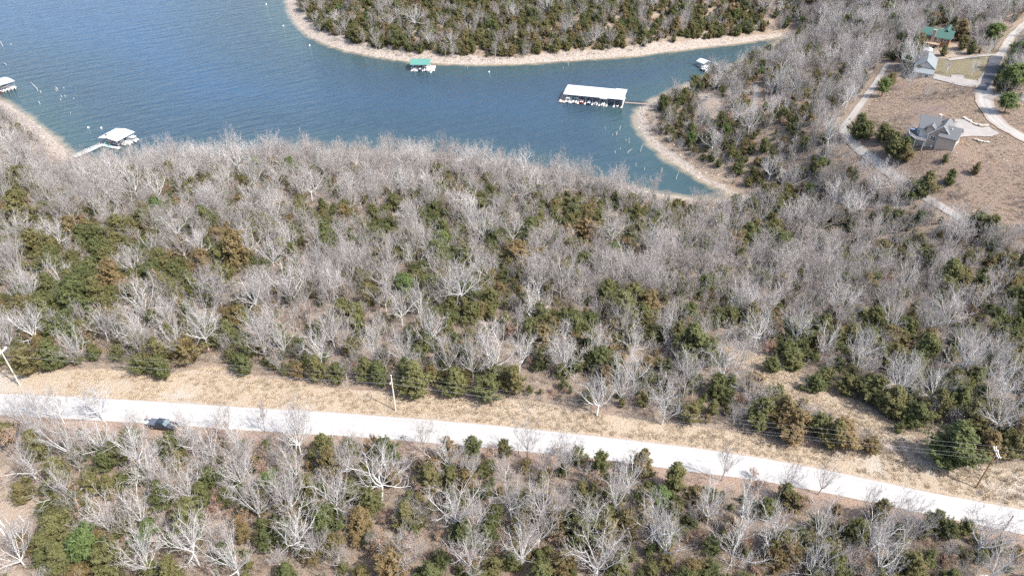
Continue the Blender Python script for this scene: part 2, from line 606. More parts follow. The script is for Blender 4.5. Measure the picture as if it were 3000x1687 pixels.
lk(nt, c, b.inputs['Base Color'])
b.inputs['Roughness'].default_value = 0.95
b.inputs['Specular IOR Level'].default_value = 0.1
bn = nt.nodes.new('ShaderNodeBump')
bn.inputs['Strength'].default_value = 0.9
bn.inputs['Distance'].default_value = 0.5
lk(nt, math_n(nt, 'ADD', nB, math_n(nt, 'MULTIPLY', nD, 0.5)), bn.inputs['Height'])
lk(nt, bn.outputs[0], b.inputs['Normal'])
me.materials.append(m)
ground = link('ground', me)
tag(ground, 'leaf littered hillside with dry grass verges and pale rocky shores', kind='structure')

# ------------------------------------------------------------------ water
wx = np.concatenate([[-2600, -1800, -1200, -800, -600, -450, -350], np.arange(-300, 230, 4.0), [235]])
wy = np.concatenate([np.arange(255, 560, 4.0), [570, 590, 620, 680, 760, 900, 1100, 1500, 2000, 2700]])
WX, WY = np.meshgrid(wx, wy)
wd = lake_dist(WX, WY)
wi = np.arange(WX.size).reshape(WX.shape)
wq = np.stack([wi[:-1, :-1], wi[:-1, 1:], wi[1:, 1:], wi[1:, :-1]], -1).reshape(-1, 4)
keep = (wd.ravel()[wq] < 10).any(1) | (np.ptp(WX.ravel()[wq], axis=1) > 10) | (np.ptp(WY.ravel()[wq], axis=1) > 10)
me = grid_mesh('lake_water', WX, WY, np.full(WX.shape, LAKE), wq[keep])
point_attr(me, 'depth', np.maximum(-wd, 0))
m, nt, b = new_mat('lake_water')
p = world_pos(nt)
dep = math_n(nt, 'ADD', attr(nt, 'depth'), math_n(nt, 'MULTIPLY', math_n(nt, 'SUBTRACT', noise(nt, 0.12, 3, 0.6, p), 0.5), 6.0))
# murky over the shallow bed, green further out, blue in the open lake
c = mixc(nt, ramp(nt, dep, -0.5, 4.5), (0.22, 0.185, 0.13), (0.028, 0.054, 0.060))
c = mixc(nt, ramp(nt, dep, 4.0, 34.0), c, (0.024, 0.045, 0.066))
c = mixc(nt, ramp(nt, dep, 30.0, 110.0), c, (0.022, 0.054, 0.102))
lk(nt, c, b.inputs['Base Color'])
b.inputs['Roughness'].default_value = 0.12
b.inputs['IOR'].default_value = 1.333


def wave_h(rot, sx, sy, scale, det):
    mp = nt.nodes.new('ShaderNodeMapping')
    mp.vector_type = 'TEXTURE'
    mp.inputs['Rotation'].default_value = (0, 0, R(rot))
    mp.inputs['Scale'].default_value = (1 / sx, 1 / sy, 1)
    lk(nt, p, mp.inputs['Vector'])
    return noise(nt, scale, det, 0.55, mp.outputs[0])


h1 = wave_h(33, 0.05, 0.24, 1.0, 3)
h2 = wave_h(42, 0.14, 0.62, 1.0, 4)
h3 = wave_h(-20, 0.4, 1.3, 1.0, 3)
hh = math_n(nt, 'ADD', math_n(nt, 'MULTIPLY', h1, 1.0), math_n(nt, 'ADD', math_n(nt, 'MULTIPLY', h2, 0.36), math_n(nt, 'MULTIPLY', h3, 0.07)))
bn = nt.nodes.new('ShaderNodeBump')
bn.inputs['Strength'].default_value = 1.0
bn.inputs['Distance'].default_value = 1.0
lk(nt, hh, bn.inputs['Height'])
lk(nt, bn.outputs[0], b.inputs['Normal'])
me.materials.append(m)
water = link('lake_water', me)
tag(water, 'wind rippled blue green lake', kind='structure')

# ------------------------------------------------------------------ main road
def strip(name, left, right, mat, lift, cross=6, kind='structure', label=None, plane=None):
    V, F = [], []
    n = len(left)
    for i in range(n):
        for k in range(cross + 1):
            t = k / cross
            x, y = left[i][0] * (1 - t) + right[i][0] * t, left[i][1] * (1 - t) + right[i][1] * t
            V.append((x, y))
    V = np.array(V)
    z = height(V[:, 0], V[:, 1]) + lift if plane is None else np.full(len(V), plane + lift)
    if plane is not None:   # a slightly crowned road
        t = np.tile(np.linspace(-1, 1, cross + 1), n)
        z = z + 0.06 * (1 - t ** 2)
    V3 = [(V[i, 0], V[i, 1], z[i]) for i in range(len(V))]
    for i in range(n - 1):
        for k in range(cross):
            a = i * (cross + 1) + k
            F.append((a, a + 1, a + cross + 2, a + cross + 1))
    me = mesh_from(name, V3, F, [mat], smooth=True)
    a = me.attributes.new('across', 'FLOAT', 'POINT')
    a.data.foreach_set('value', np.tile(np.linspace(0, 1, cross + 1), n).astype(np.float32))
    o = link(name, me)
    if F and me.polygons[0].normal.z < 0:
        me.flip_normals()
    return tag(o, label, kind=kind)


def gravel_mat(name, c0, c1, wear, wheel=0.0):
    m, nt, b = new_mat(name)
    p = world_pos(nt)
    n1, n2 = noise(nt, 1.2, 6, 0.7, p), noise(nt, 9.0, 3, 0.7, p)
    c = mixc(nt, n1, c0, c1)
    c = mixc(nt, math_n(nt, 'MULTIPLY', ramp(nt, n2, 0.5, 0.75), 0.35), c, tuple(x * 0.7 for x in c0))
    ac = attr(nt, 'across')
    e = math_n(nt, 'MULTIPLY', math_n(nt, 'ABSOLUTE', math_n(nt, 'SUBTRACT', ac, 0.5)), 2.0)
    e2 = math_n(nt, 'ADD', e, math_n(nt, 'MULTIPLY', math_n(nt, 'SUBTRACT', noise(nt, 0.45, 5, 0.7, p), 0.5), 0.55 if not wheel else 0.22))
    # two paler wheel paths and loose stone swept to the sides
    band = math_n(nt, 'COSINE', math_n(nt, 'MULTIPLY', e2, 9.4))
    c = mixc(nt, math_n(nt, 'MULTIPLY', ramp(nt, band, -0.2, 0.9), 0.35 if not wheel else 0.22), c, tuple(x * 0.72 for x in c0))
    blot = ramp(nt, noise(nt, 0.11, 4, 0.6, p), 0.45, 0.7)
    c = mixc(nt, math_n(nt, 'MULTIPLY', blot, 0.3), c, tuple(x * 0.80 for x in c0))
    c = mixc(nt, math_n(nt, 'MULTIPLY', ramp(nt, e2, 0.62 if not wheel else 0.88, 0.98), wear), c, (0.215, 0.165, 0.125))
    lk(nt, c, b.inputs['Base Color'])
    b.inputs['Roughness'].default_value = 0.95
    b.inputs['Specular IOR Level'].default_value = 0.1
    bn = nt.nodes.new('ShaderNodeBump')
    bn.inputs['Strength'].default_value = 0.4
    bn.inputs['Distance'].default_value = 0.05
    lk(nt, n2, bn.inputs['Height'])
    lk(nt, bn.outputs[0], b.inputs['Normal'])
    return m


M['gravel'] = gravel_mat('white_gravel', (0.30, 0.295, 0.288), (0.36, 0.355, 0.347), 0.55, True)
strip('gravel_road', RNr, RSr, M['gravel'], 0.05, 8, label='wide white gravel road crossing the forest', plane=0.0)
# ------------------------------------------------------------------ trees: shapes
def bare_tree(seed, H, spread, crook=0.28, thick=1.0, limbs=7, l2=6, l3=6, l4=5, fork=0.33, twig_r=0.016, up=0.12):
    """returns (wood, twigs) mesh collectors; trunk base at the origin"""
    rnd = random.Random(seed)
    wood, tw = MB(), MB()

    def rv():
        return Vector((rnd.uniform(-1, 1), rnd.uniform(-1, 1), rnd.uniform(-1, 1)))

    def path(P, d, L, n, cr, trop):
        pts = [P.copy()]
        for i in range(n):
            d = (d + rv() * cr + Vector((0, 0, trop))).normalized()
            P = P + d * (L / n)
            pts.append(P.copy())
        return pts

    def taper(r, n, end):
        return [r * (1 - (1 - end) * i / n) for i in range(n + 1)]

    def side(d, ang):
        a = d.orthogonal().normalized()
        a.rotate(Matrix.Rotation(rnd.uniform(0, 2 * math.pi), 3, d))
        return (d * math.cos(ang) + a * math.sin(ang)).normalized()

    def twigs(pts, r, L):
        n = len(pts) - 1
        for _ in range(l4):
            t = rnd.uniform(0.25, 1.0) * n
            i = min(int(t), n - 1)
            P = pts[i].lerp(pts[i + 1], t - i)
            d = (pts[i + 1] - pts[i]).normalized()
            q = path(P, side(d, rnd.uniform(0.4, 1.0)), L * rnd.uniform(0.5, 1.1), 2, 0.3, 0.1)
            tw.tube(q, [twig_r * 1.25, twig_r, twig_r * 0.55], 3, cap=False)

    def branch(P, d, L, r, lvl):
        if lvl == 2:
            n = 5
            pts = path(P, d, L, n, crook * 1.05, up)
            wood.tube(pts, taper(r, n, 0.35), 4, cap=False)
            for _ in range(l3):
                t = rnd.uniform(0.2, 1.0) * n
                i = min(int(t), n - 1)
                branch(pts[i].lerp(pts[i + 1], t - i), side((pts[i + 1] - pts[i]).normalized(), rnd.uniform(0.45, 1.05)), L * rnd.uniform(0.35, 0.6), max(r * 0.42, twig_r * 1.4), 3)
        else:
            n = 3
            pts = path(P, d, L, n, crook, up)
            tw.tube(pts, taper(r, n, 0.45), 3, cap=False)
            twigs(pts, r, L * 0.55)

    tr = H * 0.0165 * thick + 0.03
    th = H * fork
    tp = path(Vector((0, 0, -0.3)), Vector((rnd.uniform(-.12, .12), rnd.uniform(-.12, .12), 1)), th + 0.3, 5, 0.07, 0.15)
    wood.tube(tp, taper(tr * 1.25, 5, 0.72), 7)
    top = tp[-1]
    a0 = rnd.uniform(0, 6.28)
    for k in range(limbs):
        az = a0 + k * 2.399 + rnd.uniform(-.3, .3)
        f = k / max(1, limbs - 1)
        el = R(18 + 62 * f + rnd.uniform(-8, 8))
        d = Vector((math.cos(az) * math.cos(el), math.sin(az) * math.cos(el), math.sin(el)))
        base = top.lerp(tp[-2], rnd.uniform(0, 1)) if f < 0.7 else top
        reach = spread * math.cos(el) + (H - th) * math.sin(el)
        L = reach * rnd.uniform(0.82, 1.1)
        n = 8
        pts = path(base, d, L, n, crook, up * 0.8)
        r = tr * rnd.uniform(0.42, 0.62)
        wood.tube(pts, taper(r, n, 0.3), 5, cap=False)
        for j in range(l2):
            t = (0.22 + 0.78 * (j + rnd.random()) / l2) * n
            i = min(int(t), n - 1)
            branch(pts[i].lerp(pts[i + 1], min(1, t - i)), side((pts[i + 1] - pts[i]).normalized(), rnd.uniform(0.5, 1.1)), L * rnd.uniform(0.3, 0.5), r * rnd.uniform(0.4, 0.55) * (1 - 0.4 * t / n), 2)
    return wood, tw


def leaf_cloud(rng, centers, axes, n, spread, size):
    """many small leaf faces round the given centres; returns verts, faces"""
    k = len(centers)
    i = np.repeat(np.arange(k), n)
    t = rng.random(k * n)
    P = centers[i] + axes[i] * t[:, None] + rng.normal(0, 1, (k * n, 3)) * spread * (1.1 - 0.6 * t)[:, None]
    nrm = axes[i] / (np.linalg.norm(axes[i], axis=1)[:, None] + 1e-6) + np.array([0, 0, 0.35]) + rng.normal(0, 0.55, (k * n, 3))
    nrm /= np.linalg.norm(nrm, axis=1)[:, None]
    u = np.cross(nrm, rng.normal(0, 1, (k * n, 3)))
    u /= np.linalg.norm(u, axis=1)[:, None] + 1e-6
    w = np.cross(nrm, u)
    s = size * (0.6 + 0.8 * rng.random(k * n))[:, None]
    V = np.stack([P - w * s * 0.5, P + w * s * 0.5, P + u * s * 1.3], 1).reshape(-1, 3)
    F = np.arange(len(V)).reshape(-1, 3)
    return V, F


def np_mesh(name, V, F, mat):
    me = bpy.data.meshes.new(name)
    me.vertices.add(len(V))
    me.vertices.foreach_set('co', np.asarray(V, np.float32).ravel())
    me.loops.add(F.size)
    me.loops.foreach_set('vertex_index', F.astype(np.int32).ravel())
    me.polygons.add(len(F))
    me.polygons.foreach_set('loop_start', np.arange(0, F.size, F.shape[1], dtype=np.int32))
    me.materials.append(mat)
    me.update(calc_edges=True)
    return me


def cedar_meshes(seed, H, Rad, dens=1.0, mat=None, shape=0.75):
    """upright juniper: sprays of foliage round a tapering stem, uneven outline"""
    rng = np.random.default_rng(seed)
    k = int(120 * dens)
    t = rng.random(k) ** 1.2
    az = rng.random(k) * 6.283
    lump = 1 + 0.30 * np.sin(az * 2 + rng.random() * 6 + t * 5) + 0.2 * np.sin(az * 3 + t * 11 + rng.random() * 6)
    r = Rad * np.clip((1 - t) ** shape * (0.5 + 0.5 * np.minimum(t / 0.16, 1)), 0.06, 1) * lump * (0.6 + 0.5 * rng.random(k))
    z = 0.04 * H + t * 0.84 * H
    d = np.stack([np.cos(az), np.sin(az), 0.55 + 0.5 * rng.random(k)], 1)
    C = np.stack([np.cos(az) * r * 0.38, np.sin(az) * r * 0.38, z], 1)
    A = d * (r * 0.66 + 0.16)[:, None]
    A[:, 2] += 0.03 * H
    V, F = leaf_cloud(rng, C, A, 56, 0.2, 0.012 * H + 0.12)
    crown = np_mesh('crown', V, F, mat or M['cedar'])
    tb = MB().tube([(0, 0, -0.3), (0.03 * H * rng.normal(), 0.02 * H * rng.normal(), 0.45 * H), (0, 0, 0.9 * H)], [0.035 * H, 0.022 * H, 0.006 * H], 6)
    for q in range(9):
        a = rng.random() * 6.28
        zz = H * (0.12 + 0.07 * q)
        rr = Rad * (1 - zz / H) * 0.7
        tb.tube([(0, 0, zz), (math.cos(a) * rr, math.sin(a) * rr, zz + 0.25 * rr)], [0.012 * H, 0.004 * H], 4, cap=False)
    return mesh_from('trunk', tb.v, tb.f, [M['bark_dark']]), crown


def pine_meshes(seed, H, Rad):
    rng = np.random.default_rng(seed)
    k = 60
    t = rng.random(k)
    az = rng.random(k) * 6.283
    r = Rad * np.sqrt(np.clip(1 - (2 * t - 0.9) ** 2 * 0.8, 0.05, 1)) * (0.4 + 0.6 * rng.random(k)) * (1 + 0.35 * np.sin(az * 2 + t * 7 + seed) + 0.2 * np.sin(az * 5 + t * 4))
    C = np.stack([np.cos(az) * r * 0.8, np.sin(az) * r * 0.8, H * (0.3 + 0.65 * t)], 1)
    A = np.stack([np.cos(az) * r * 0.3, np.sin(az) * r * 0.3, 0.08 * H * np.ones(k)], 1)
    V, F = leaf_cloud(rng, C, A, 60, 0.42, 0.34)
    crown = np_mesh('crown', V, F, M['pine'])
    tb = MB().tube([(0, 0, -0.3), (0.1, 0, 0.5 * H), (0, 0, 0.93 * H)], [0.2, 0.14, 0.03], 6)
    for q in range(8):
        a, zz = rng.random() * 6.28, H * (0.35 + 0.07 * q)
        tb.tube([(0.05, 0, zz), (math.cos(a) * Rad * .7, math.sin(a) * Rad * .7, zz + 0.4)], [0.06, 0.02], 4, cap=False)
    return mesh_from('trunk', tb.v, tb.f, [M['bark_dark']]), crown


def oak_sapling_meshes(seed, H, Rad):
    rng = np.random.default_rng(seed)
    w, t = bare_tree(seed + 900, H, Rad, 0.3, 0.8, 6, 5, 3, 2, 0.25, 0.012)
    w.add(t.v, t.f)
    tips = np.array([v for v in t.v[:: max(1, len(t.v) // 90)]])
    C = tips[rng.permutation(len(tips))[:56]]
    V, F = leaf_cloud(rng, C, rng.normal(0, 0.25, (len(C), 3)), 22, 0.3, 0.19)
    return mesh_from('trunk', w.v, w.f, [M['bark_grey']]), np_mesh('crown', V, F, M['russet'])


VAR = {'oak': [], 'fine': [], 'cedar': [], 'pine': [], 'russet': []}
for s in range(13):      # crooked pale oaks
    H = 10.6 + (s % 4) * 0.8
    w, t = bare_tree(100 + s, H, 5.6 + 0.3 * (s % 4), 0.22 + 0.035 * (s % 4), 1.12 + 0.1 * (s % 3), 8 + s % 4, 7, 5, 3, 0.24 + 0.05 * (s % 4), 0.018)
    VAR['oak'].append((mesh_from('trunk', w.v, w.f, [M['bark_pale']], smooth=True), mesh_from('crown', t.v, t.f, [M['twig']], smooth=True), H, 5.6))
for s in range(6):      # finer, closer branched grey trees
    H = 10.5 + (s % 3)
    w, t = bare_tree(200 + s, H, 3.6 + 0.3 * (s % 3), 0.15, 0.85, 8, 6, 5, 4, 0.3 + 0.05 * (s % 2), 0.0155, 0.2)
    VAR['fine'].append((mesh_from('trunk', w.v, w.f, [M['bark_grey']], smooth=True), mesh_from('crown', t.v, t.f, [M['twig_fine']], smooth=True), H, 3.8))
for s in range(8):
    H, Rd = 7.0, [2.4, 2.9, 3.3, 2.2, 3.0, 2.7, 3.6, 2.8][s]
    VAR['cedar'].append((*cedar_meshes(300 + s, H, Rd, 1.0 + 0.12 * (Rd - 2), shape=[0.6, 0.45, 0.4, 0.75][s % 4]), H, Rd))
for s in range(3):
    VAR['pine'].append((*pine_meshes(400 + s, 8.0, 2.5), 8.0, 2.5))
for s in range(4):
    VAR['russet'].append((*oak_sapling_meshes(500 + s, 5.0, 2.0), 5.0, 2.2))

# ------------------------------------------------------------------ trees: where they stand
def zoomlist(ox, oy, k, items):
    return [(ox + x * k, oy + y * k, w * k) for x, y, w in items]


k4, kz = 0.47416, 0.38820
oaks_px = []
oaks_px += zoomlist(0, 1000, k4, [(210, 540, 200), (400, 620, 200), (590, 610, 220), (160, 750, 230), (840, 700, 170), (380, 900, 300), (900, 770, 180), (1140, 900, 160), (1160, 600, 170), (1290, 630, 170), (1450, 600, 100),
    (1480, 830, 230), (1810, 760, 180), (1830, 590, 170), (1580, 1000, 150), (1780, 960, 220), (840, 1040, 270), (640, 1100, 230), (1180, 1270, 220), (880, 1350, 200), (1440, 1370, 230), (1850, 1200, 350), (80, 1280, 150), (2060, 1000, 100)])
oaks_px += zoomlist(1000, 1000, k4, [(230, 860, 390), (700, 1050, 360), (1240, 1000, 360), (1050, 980, 200), (800, 1340, 280), (1380, 720, 230), (1590, 1330, 400), (1540, 1120, 200), (1930, 1150, 220), (1690, 960, 200), (1110, 1290, 200),
    (1790, 830, 200), (2000, 1240, 200), (650, 720, 90), (30, 720, 150), (200, 50, 200), (380, 70, 200), (660, 90, 250), (940, 90, 330), (1100, 90, 200), (1390, 100, 250), (1990, 300, 230), (1740, 280, 200)])
oaks_px += zoomlist(2000, 1000, k4, [(330, 1250, 400), (180, 1010, 250), (390, 1020, 180), (870, 1130, 270), (560, 1200, 250), (1330, 1090, 180), (1190, 1220, 150), (1870, 1200, 350), (1960, 1370, 250), (820, 1370, 280), (1240, 1330, 160),
    (240, 190, 260), (50, 180, 200), (1100, 100, 220), (1340, 270, 250), (1960, 480, 250), (1750, 100, 250), (1900, 110, 150), (1560, 290, 150), (1990, 290, 150)])
oaks_px += zoomlist(0, 600, kz, [(130, 190, 250), (420, 250, 220), (800, 60, 230), (1330, 200, 260), (1150, 320, 230), (1500, 330, 200), (990, 440, 220), (210, 640, 260), (430, 540, 150), (60, 440, 220), (1060, 740, 300), (1010, 960, 200), (1230, 850, 220),
    (1510, 640, 250), (1500, 830, 300), (1540, 980, 200), (1300, 1040, 280), (760, 900, 240), (560, 1060, 200), (1920, 700, 350), (2170, 640, 350), (2050, 380, 250), (2170, 240, 260), (1870, 280, 220), (2500, 620, 250), (2500, 950, 250), (1950, 980, 250),
    (2120, 1020, 200), (2400, 1100, 250), (240, 960, 180), (40, 980, 220)])
oaks_px += zoomlist(1000, 600, kz, [(80, 440, 200), (330, 580, 250), (520, 410, 200), (350, 400, 200), (620, 290, 130), (1090, 200, 230), (1100, 470, 230), (910, 650, 400), (780, 600, 200), (1500, 560, 200), (1680, 570, 280), (1450, 760, 270), (590, 740, 230),
    (450, 800, 200), (660, 960, 250), (2220, 1250, 250), (2470, 920, 150), (2210, 1010, 150), (2400, 600, 260), (1960, 460, 250), (2120, 430, 200), (2350, 300, 300), (2050, 230, 260), (1300, 190, 200), (520, 110, 220), (1690, 1120, 250), (1920, 1080, 220)])
oaks_px += zoomlist(2000, 600, kz, [(420, 740, 160), (500, 760, 200), (660, 740, 230), (560, 970, 200), (860, 970, 220), (1080, 1040, 200), (1200, 780, 350), (1370, 1090, 280), (1590, 880, 220), (1880, 900, 200), (2040, 830, 300), (2150, 1030, 200), (2130, 1200, 300),
    (2340, 1170, 200), (1690, 560, 220), (1950, 450, 130), (540, 400, 180), (770, 450, 200), (1640, 1330, 250), (2350, 1400, 250), (310, 1000, 120), (460, 1110, 150)])
fines_px = zoomlist(2000, 600, kz, [(80, 230, 300), (230, 320, 280), (280, 620, 220), (1120, 560, 300), (1060, 110, 300), (1290, 590, 200), (2000, 200, 150), (600, 60, 250), (1350, 250, 220)])
# upright slim trees reaching over the road, given by base point: (x, y, height in m, kind)
slim_base = [(1748, 1218, 9.5), (1938, 1243, 9.0), (0 + 1145 * k4 + 1000, 1000 + 735 * k4, 9.5), (1000 + 515 * k4, 1000 + 690 * k4, 8.0), (1000 + 1385 * k4, 1000 + 850 * k4, 9.0), (2000 + 835 * k4, 1000 + 945 * k4, 7.5), (2000 + 625 * k4, 1000 + 960 * k4, 7.5),
             (2000 + 240 * k4, 1000 + 860 * k4, 8.5), (2000 + 1110 * k4, 1000 + 1090 * k4, 7.0), (640 * k4, 1000 + 490 * k4, 8.5), (872 * k4, 1000 + 575 * k4, 6.0), (1150 * k4, 1000 + 575 * k4, 6.0), (1430 * k4, 1000 + 590 * k4, 8.0), (1640 * k4, 1000 + 560 * k4, 7.0), (1850 * k4, 1000 + 640 * k4, 9.5),
             (2772, 215, 5.5), (2845, 223, 7.0), (2887, 173, 8.5), (2659, 262, 7.0), (2780, 77, 9.0), (2712, 288, 6.0), (2992, 309, 6.0),
             (250 * k4, 1000 + 490 * k4, 7.5), (400 * k4, 1000 + 510 * k4, 6.5), (120 * k4, 1000 + 490 * k4, 6.0)]
cedars_px = []
cedars_px += zoomlist(1000, 1000, k4, [(450, 240, 180), (700, 250, 150), (900, 270, 170), (1070, 250, 120), (1515, 345, 65), (1870, 350, 80), (150, 180, 100), (230, 210, 100), (810, 650, 100), (1005, 665, 80), (660, 680, 100), (680, 840, 100), (1600, 750, 110), (1240, 850, 70), (400, 1080, 140), (280, 680, 150), (560, 760, 140),
    (540, 860, 120), (300, 1370, 200), (120, 1120, 130), (950, 1060, 110), (1460, 700, 100), (1860, 770, 120), (2060, 860, 120), (2060, 1040, 120), (1760, 1130, 140), (900, 1200, 140), (1480, 930, 90), (200, 640, 120), (60, 930, 110), (760, 1180, 150), (1420, 1090, 100), (1640, 1200, 140)])
cedars_px += zoomlist(2000, 1000, k4, [(1690, 640, 310), (1000, 540, 200), (860, 500, 150), (690, 520, 180), (590, 320, 150), (440, 250, 130), (740, 390, 90), (1180, 610, 130), (480, 460, 150), (50, 420, 130), (730, 280, 34), (1340, 530, 60), (1480, 1160, 90), (1560, 1110, 110), (1640, 1160, 110), (1760, 1140, 90), (730, 1180, 110), (60, 1400, 130),
    (1080, 1180, 130), (640, 940, 100), (700, 980, 120), (1220, 1060, 110), (520, 1040, 100), (830, 240, 120), (690, 100, 130), (890, 200, 120), (1030, 250, 140), (1190, 280, 170), (1300, 380, 150), (1450, 460, 140), (1580, 400, 140), (1700, 380, 150), (1900, 640, 140), (2050, 640, 140), (1800, 480, 140), (1420, 150, 140), (1300, 120, 130), (2060, 60, 140), (1500, 60, 140),
    (560, 120, 110), (620, 460, 130), (940, 590, 120)])
cedars_px += zoomlist(0, 1000, k4, [(30, 560, 120), (800, 590, 120), (130, 930, 110), (1170, 1100, 180), (360, 1150, 180), (1250, 960, 100), (1060, 640, 150), (680, 900, 100), (980, 150, 120), (850, 120, 120), (320, 90, 140), (150, 110, 170), (1500, 150, 90), (1840, 170, 90), (1960, 180, 100), (2080, 190, 110), (720, 60, 90), (1090, 720, 110), (1280, 830, 130), (1500, 1180, 110),
    (1640, 1240, 100), (2040, 760, 120), (1900, 900, 110), (2000, 660, 120), (260, 1230, 150), (380, 1350, 150), (480, 1420, 140), (1050, 1410, 140), (1000, 960, 120), (230, 660, 120), (640, 740, 110), (1400, 950, 110), (1080, 1200, 130), (2050, 1250, 140), (560, 880, 110), (720, 690, 120)])
cedars_px += zoomlist(0, 600, kz, [(570, 600, 180), (560, 740, 200), (480, 900, 220), (380, 640, 130), (650, 560, 150), (850, 570, 170), (260, 300, 180), (150, 60, 180), (900, 180, 180), (1080, 70, 160), (1780, 380, 200), (1560, 480, 130), (1310, 640, 140), (1230, 620, 140), (1150, 500, 150), (1790, 840, 150), (1010, 590, 90), (1700, 560, 160), (700, 500, 150), (720, 660, 130), (400, 420, 140), (740, 260, 110),
    (1090, 330, 100), (2470, 290, 150), (2400, 450, 120), (1720, 990, 150), (1840, 1080, 140), (540, 210, 140), (320, 820, 170), (1660, 420, 140), (1540, 150, 150), (2450, 200, 130), (2120, 330, 120)])
cedars_px += zoomlist(1000, 600, kz, [(250, 260, 150), (520, 240, 170), (770, 230, 120), (910, 310, 110), (1330, 380, 180), (1850, 200, 200), (1560, 440, 130), (720, 390, 170), (920, 410, 130), (200, 680, 150), (100, 830, 150), (370, 620, 100), (1440, 240, 130), (2120, 790, 200), (2210, 690, 160), (2330, 730, 180), (2000, 700, 130), (2270, 840, 140), (2340, 930, 130), (1830, 440, 130), (1880, 850, 130), (2040, 930, 110),
    (700, 30, 120), (1120, 330, 90), (1700, 250, 110), (2250, 200, 120), (960, 960, 100), (320, 1160, 120), (2540, 1000, 120)])
cedars_px += zoomlist(2000, 600, kz, [(2240, 130, 180), (2320, 200, 150), (1740, 350, 120), (1650, 410, 150), (1870, 400, 110), (730, 300, 150), (490, 250, 150), (1030, 280, 110), (1290, 430, 130), (1230, 100, 100), (1500, 340, 120), (740, 610, 140), (880, 560, 110), (1140, 840, 110), (1060, 920, 130), (1840, 1040, 120), (1660, 1130, 100), (840, 1140, 170), (2000, 560, 160), (370, 180, 120), (1420, 560, 120), (70, 1060, 230), (50, 900, 160), (2100, 520, 140),
    (2530, 720, 140), (1440, 880, 130), (1700, 940, 150), (1560, 1010, 130), (2480, 620, 120), (700, 180, 110), (270, 160, 130), (1180, 390, 110), (600, 620, 120)])
cedars_px += zoomlist(2600, 40, .15528, [(1080, 680, 150), (1400, 330, 260), (1450, 560, 180), (620, 540, 200), (90, 1220, 180), (2340, 1340, 150), (2200, 1100, 200), (1600, 640, 160), (150, 620, 170), (2100, 1240, 150)])
cedars_px += zoomlist(2600, 264, .15528, [(110, 1060, 260), (320, 1090, 220), (1100, 1275, 130), (60, 900, 160)])
cedars_px += zoomlist(2000, 0, .41408, [(1250, 910, 110), (1310, 915, 100), (1420, 945, 90), (1530, 1040, 120), (1580, 1090, 90), (1895, 1260, 70), (1440, 580, 80), (1730, 1310, 120), (1590, 1350, 100), (1680, 1340, 100), (2080, 1200, 50), (1500, 380, 60), (1640, 330, 80)])
pines_px = zoomlist(0, 1000, k4, [(1670, 880, 120), (560, 1290, 190), (880, 1250, 120), (930, 1150, 100)])
pines_px += [(2655, 187, 24), (2590, 258, 34), (2650, 155, 30), (2915, 100, 48), (2970, 235, 60), (2985, 170, 60), (2955, 300, 50)]
russet_px = zoomlist(0, 1000, k4, [(1550, 730, 110), (1330, 1040, 180), (1030, 890, 60), (700, 1220, 120), (1190, 100, 80), (1340, 960, 110), (1620, 790, 90), (1640, 700, 90), (1330, 810, 60)])
russet_px += zoomlist(1000, 1000, k4, [(560, 820, 120), (290, 1090, 100), (230, 1240, 180), (490, 910, 100), (400, 1250, 150), (550, 1320, 70), (1550, 870, 120), (1310, 310, 40), (1380, 310, 40), (80, 160, 50), (1270, 1370, 120), (2030, 1320, 100), (1880, 1070, 110), (1330, 670, 70), (930, 720, 100), (1620, 870, 100), (100, 1060, 80), (450, 1200, 120)])
russet_px += zoomlist(2000, 1000, k4, [(1530, 1270, 110), (1400, 1380, 150), (1640, 1380, 110), (480, 890, 110), (1110, 340, 60), (100, 1190, 100), (440, 820, 60), (1790, 360, 60), (1450, 350, 60), (30, 1200, 90)])

def true_radius(mesh_list):
    r_ = []
    for me_ in mesh_list:
        co = np.zeros(len(me_.vertices) * 3, np.float32)
        me_.vertices.foreach_get('co', co)
        co = co.reshape(-1, 3)
        r_.append(np.percentile(np.hypot(co[:, 0], co[:, 1]), 93))
    return float(max(r_))


for k_ in VAR:
    VAR[k_] = [(a_, b_, h_, true_radius([a_, b_] if k_ in ('oak', 'fine') else [b_])) for a_, b_, h_, r_ in VAR[k_]]
    print(k_, [round(v_[3], 2) for v_ in VAR[k_]])
rng = np.random.default_rng(11)
TREES = []      # (x, y, z, kind, scale_xy, scale_z, rot, variant, hero)


def place_px(items, kind, hfrac):
    H0, R0 = VAR[kind][0][2], VAR[kind][0][3]
    P, T = G([(x, y) for x, y, w in items], H0 * hfrac)
    ss = np.array([w for x, y, w in items]) / FPX * T / (2 * R0)
    ss = np.clip(ss, 0.55, 1.35) * 0.5 + 0.5 if kind in ('oak', 'fine') else np.clip(ss, 0.3, 2.2) * np.where(ss < 1.2, 1.0, 0.85)
    P, T = G([(x, y) for x, y, w in items], H0 * hfrac * ss)
    for (x, y, w), p, t in zip(items, P, T):
        v = int(rng.integers(len(VAR[kind])))
        Hh, Rr = VAR[kind][v][2], VAR[kind][v][3]
        if lake_dist(np.array([p[0]]), np.array([p[1]]))[0] < 2:
            continue
        s = w / FPX * t / (2 * Rr)
        if kind in ('oak', 'fine'):
            s = float(np.clip(s, 0.55, 1.35))
            sz = 0.5 + 0.5 * s
        else:
            s = float(np.clip(s * (1.05 if kind == 'cedar' else 1.0), 0.3, 2.2))
            sz = s * (1.0 if s < 1.2 else 0.85) * rng.uniform(0.9, 1.15)
        TREES.append([p[0], p[1], p[2], kind, s, sz, rng.random() * 6.283, v, True])


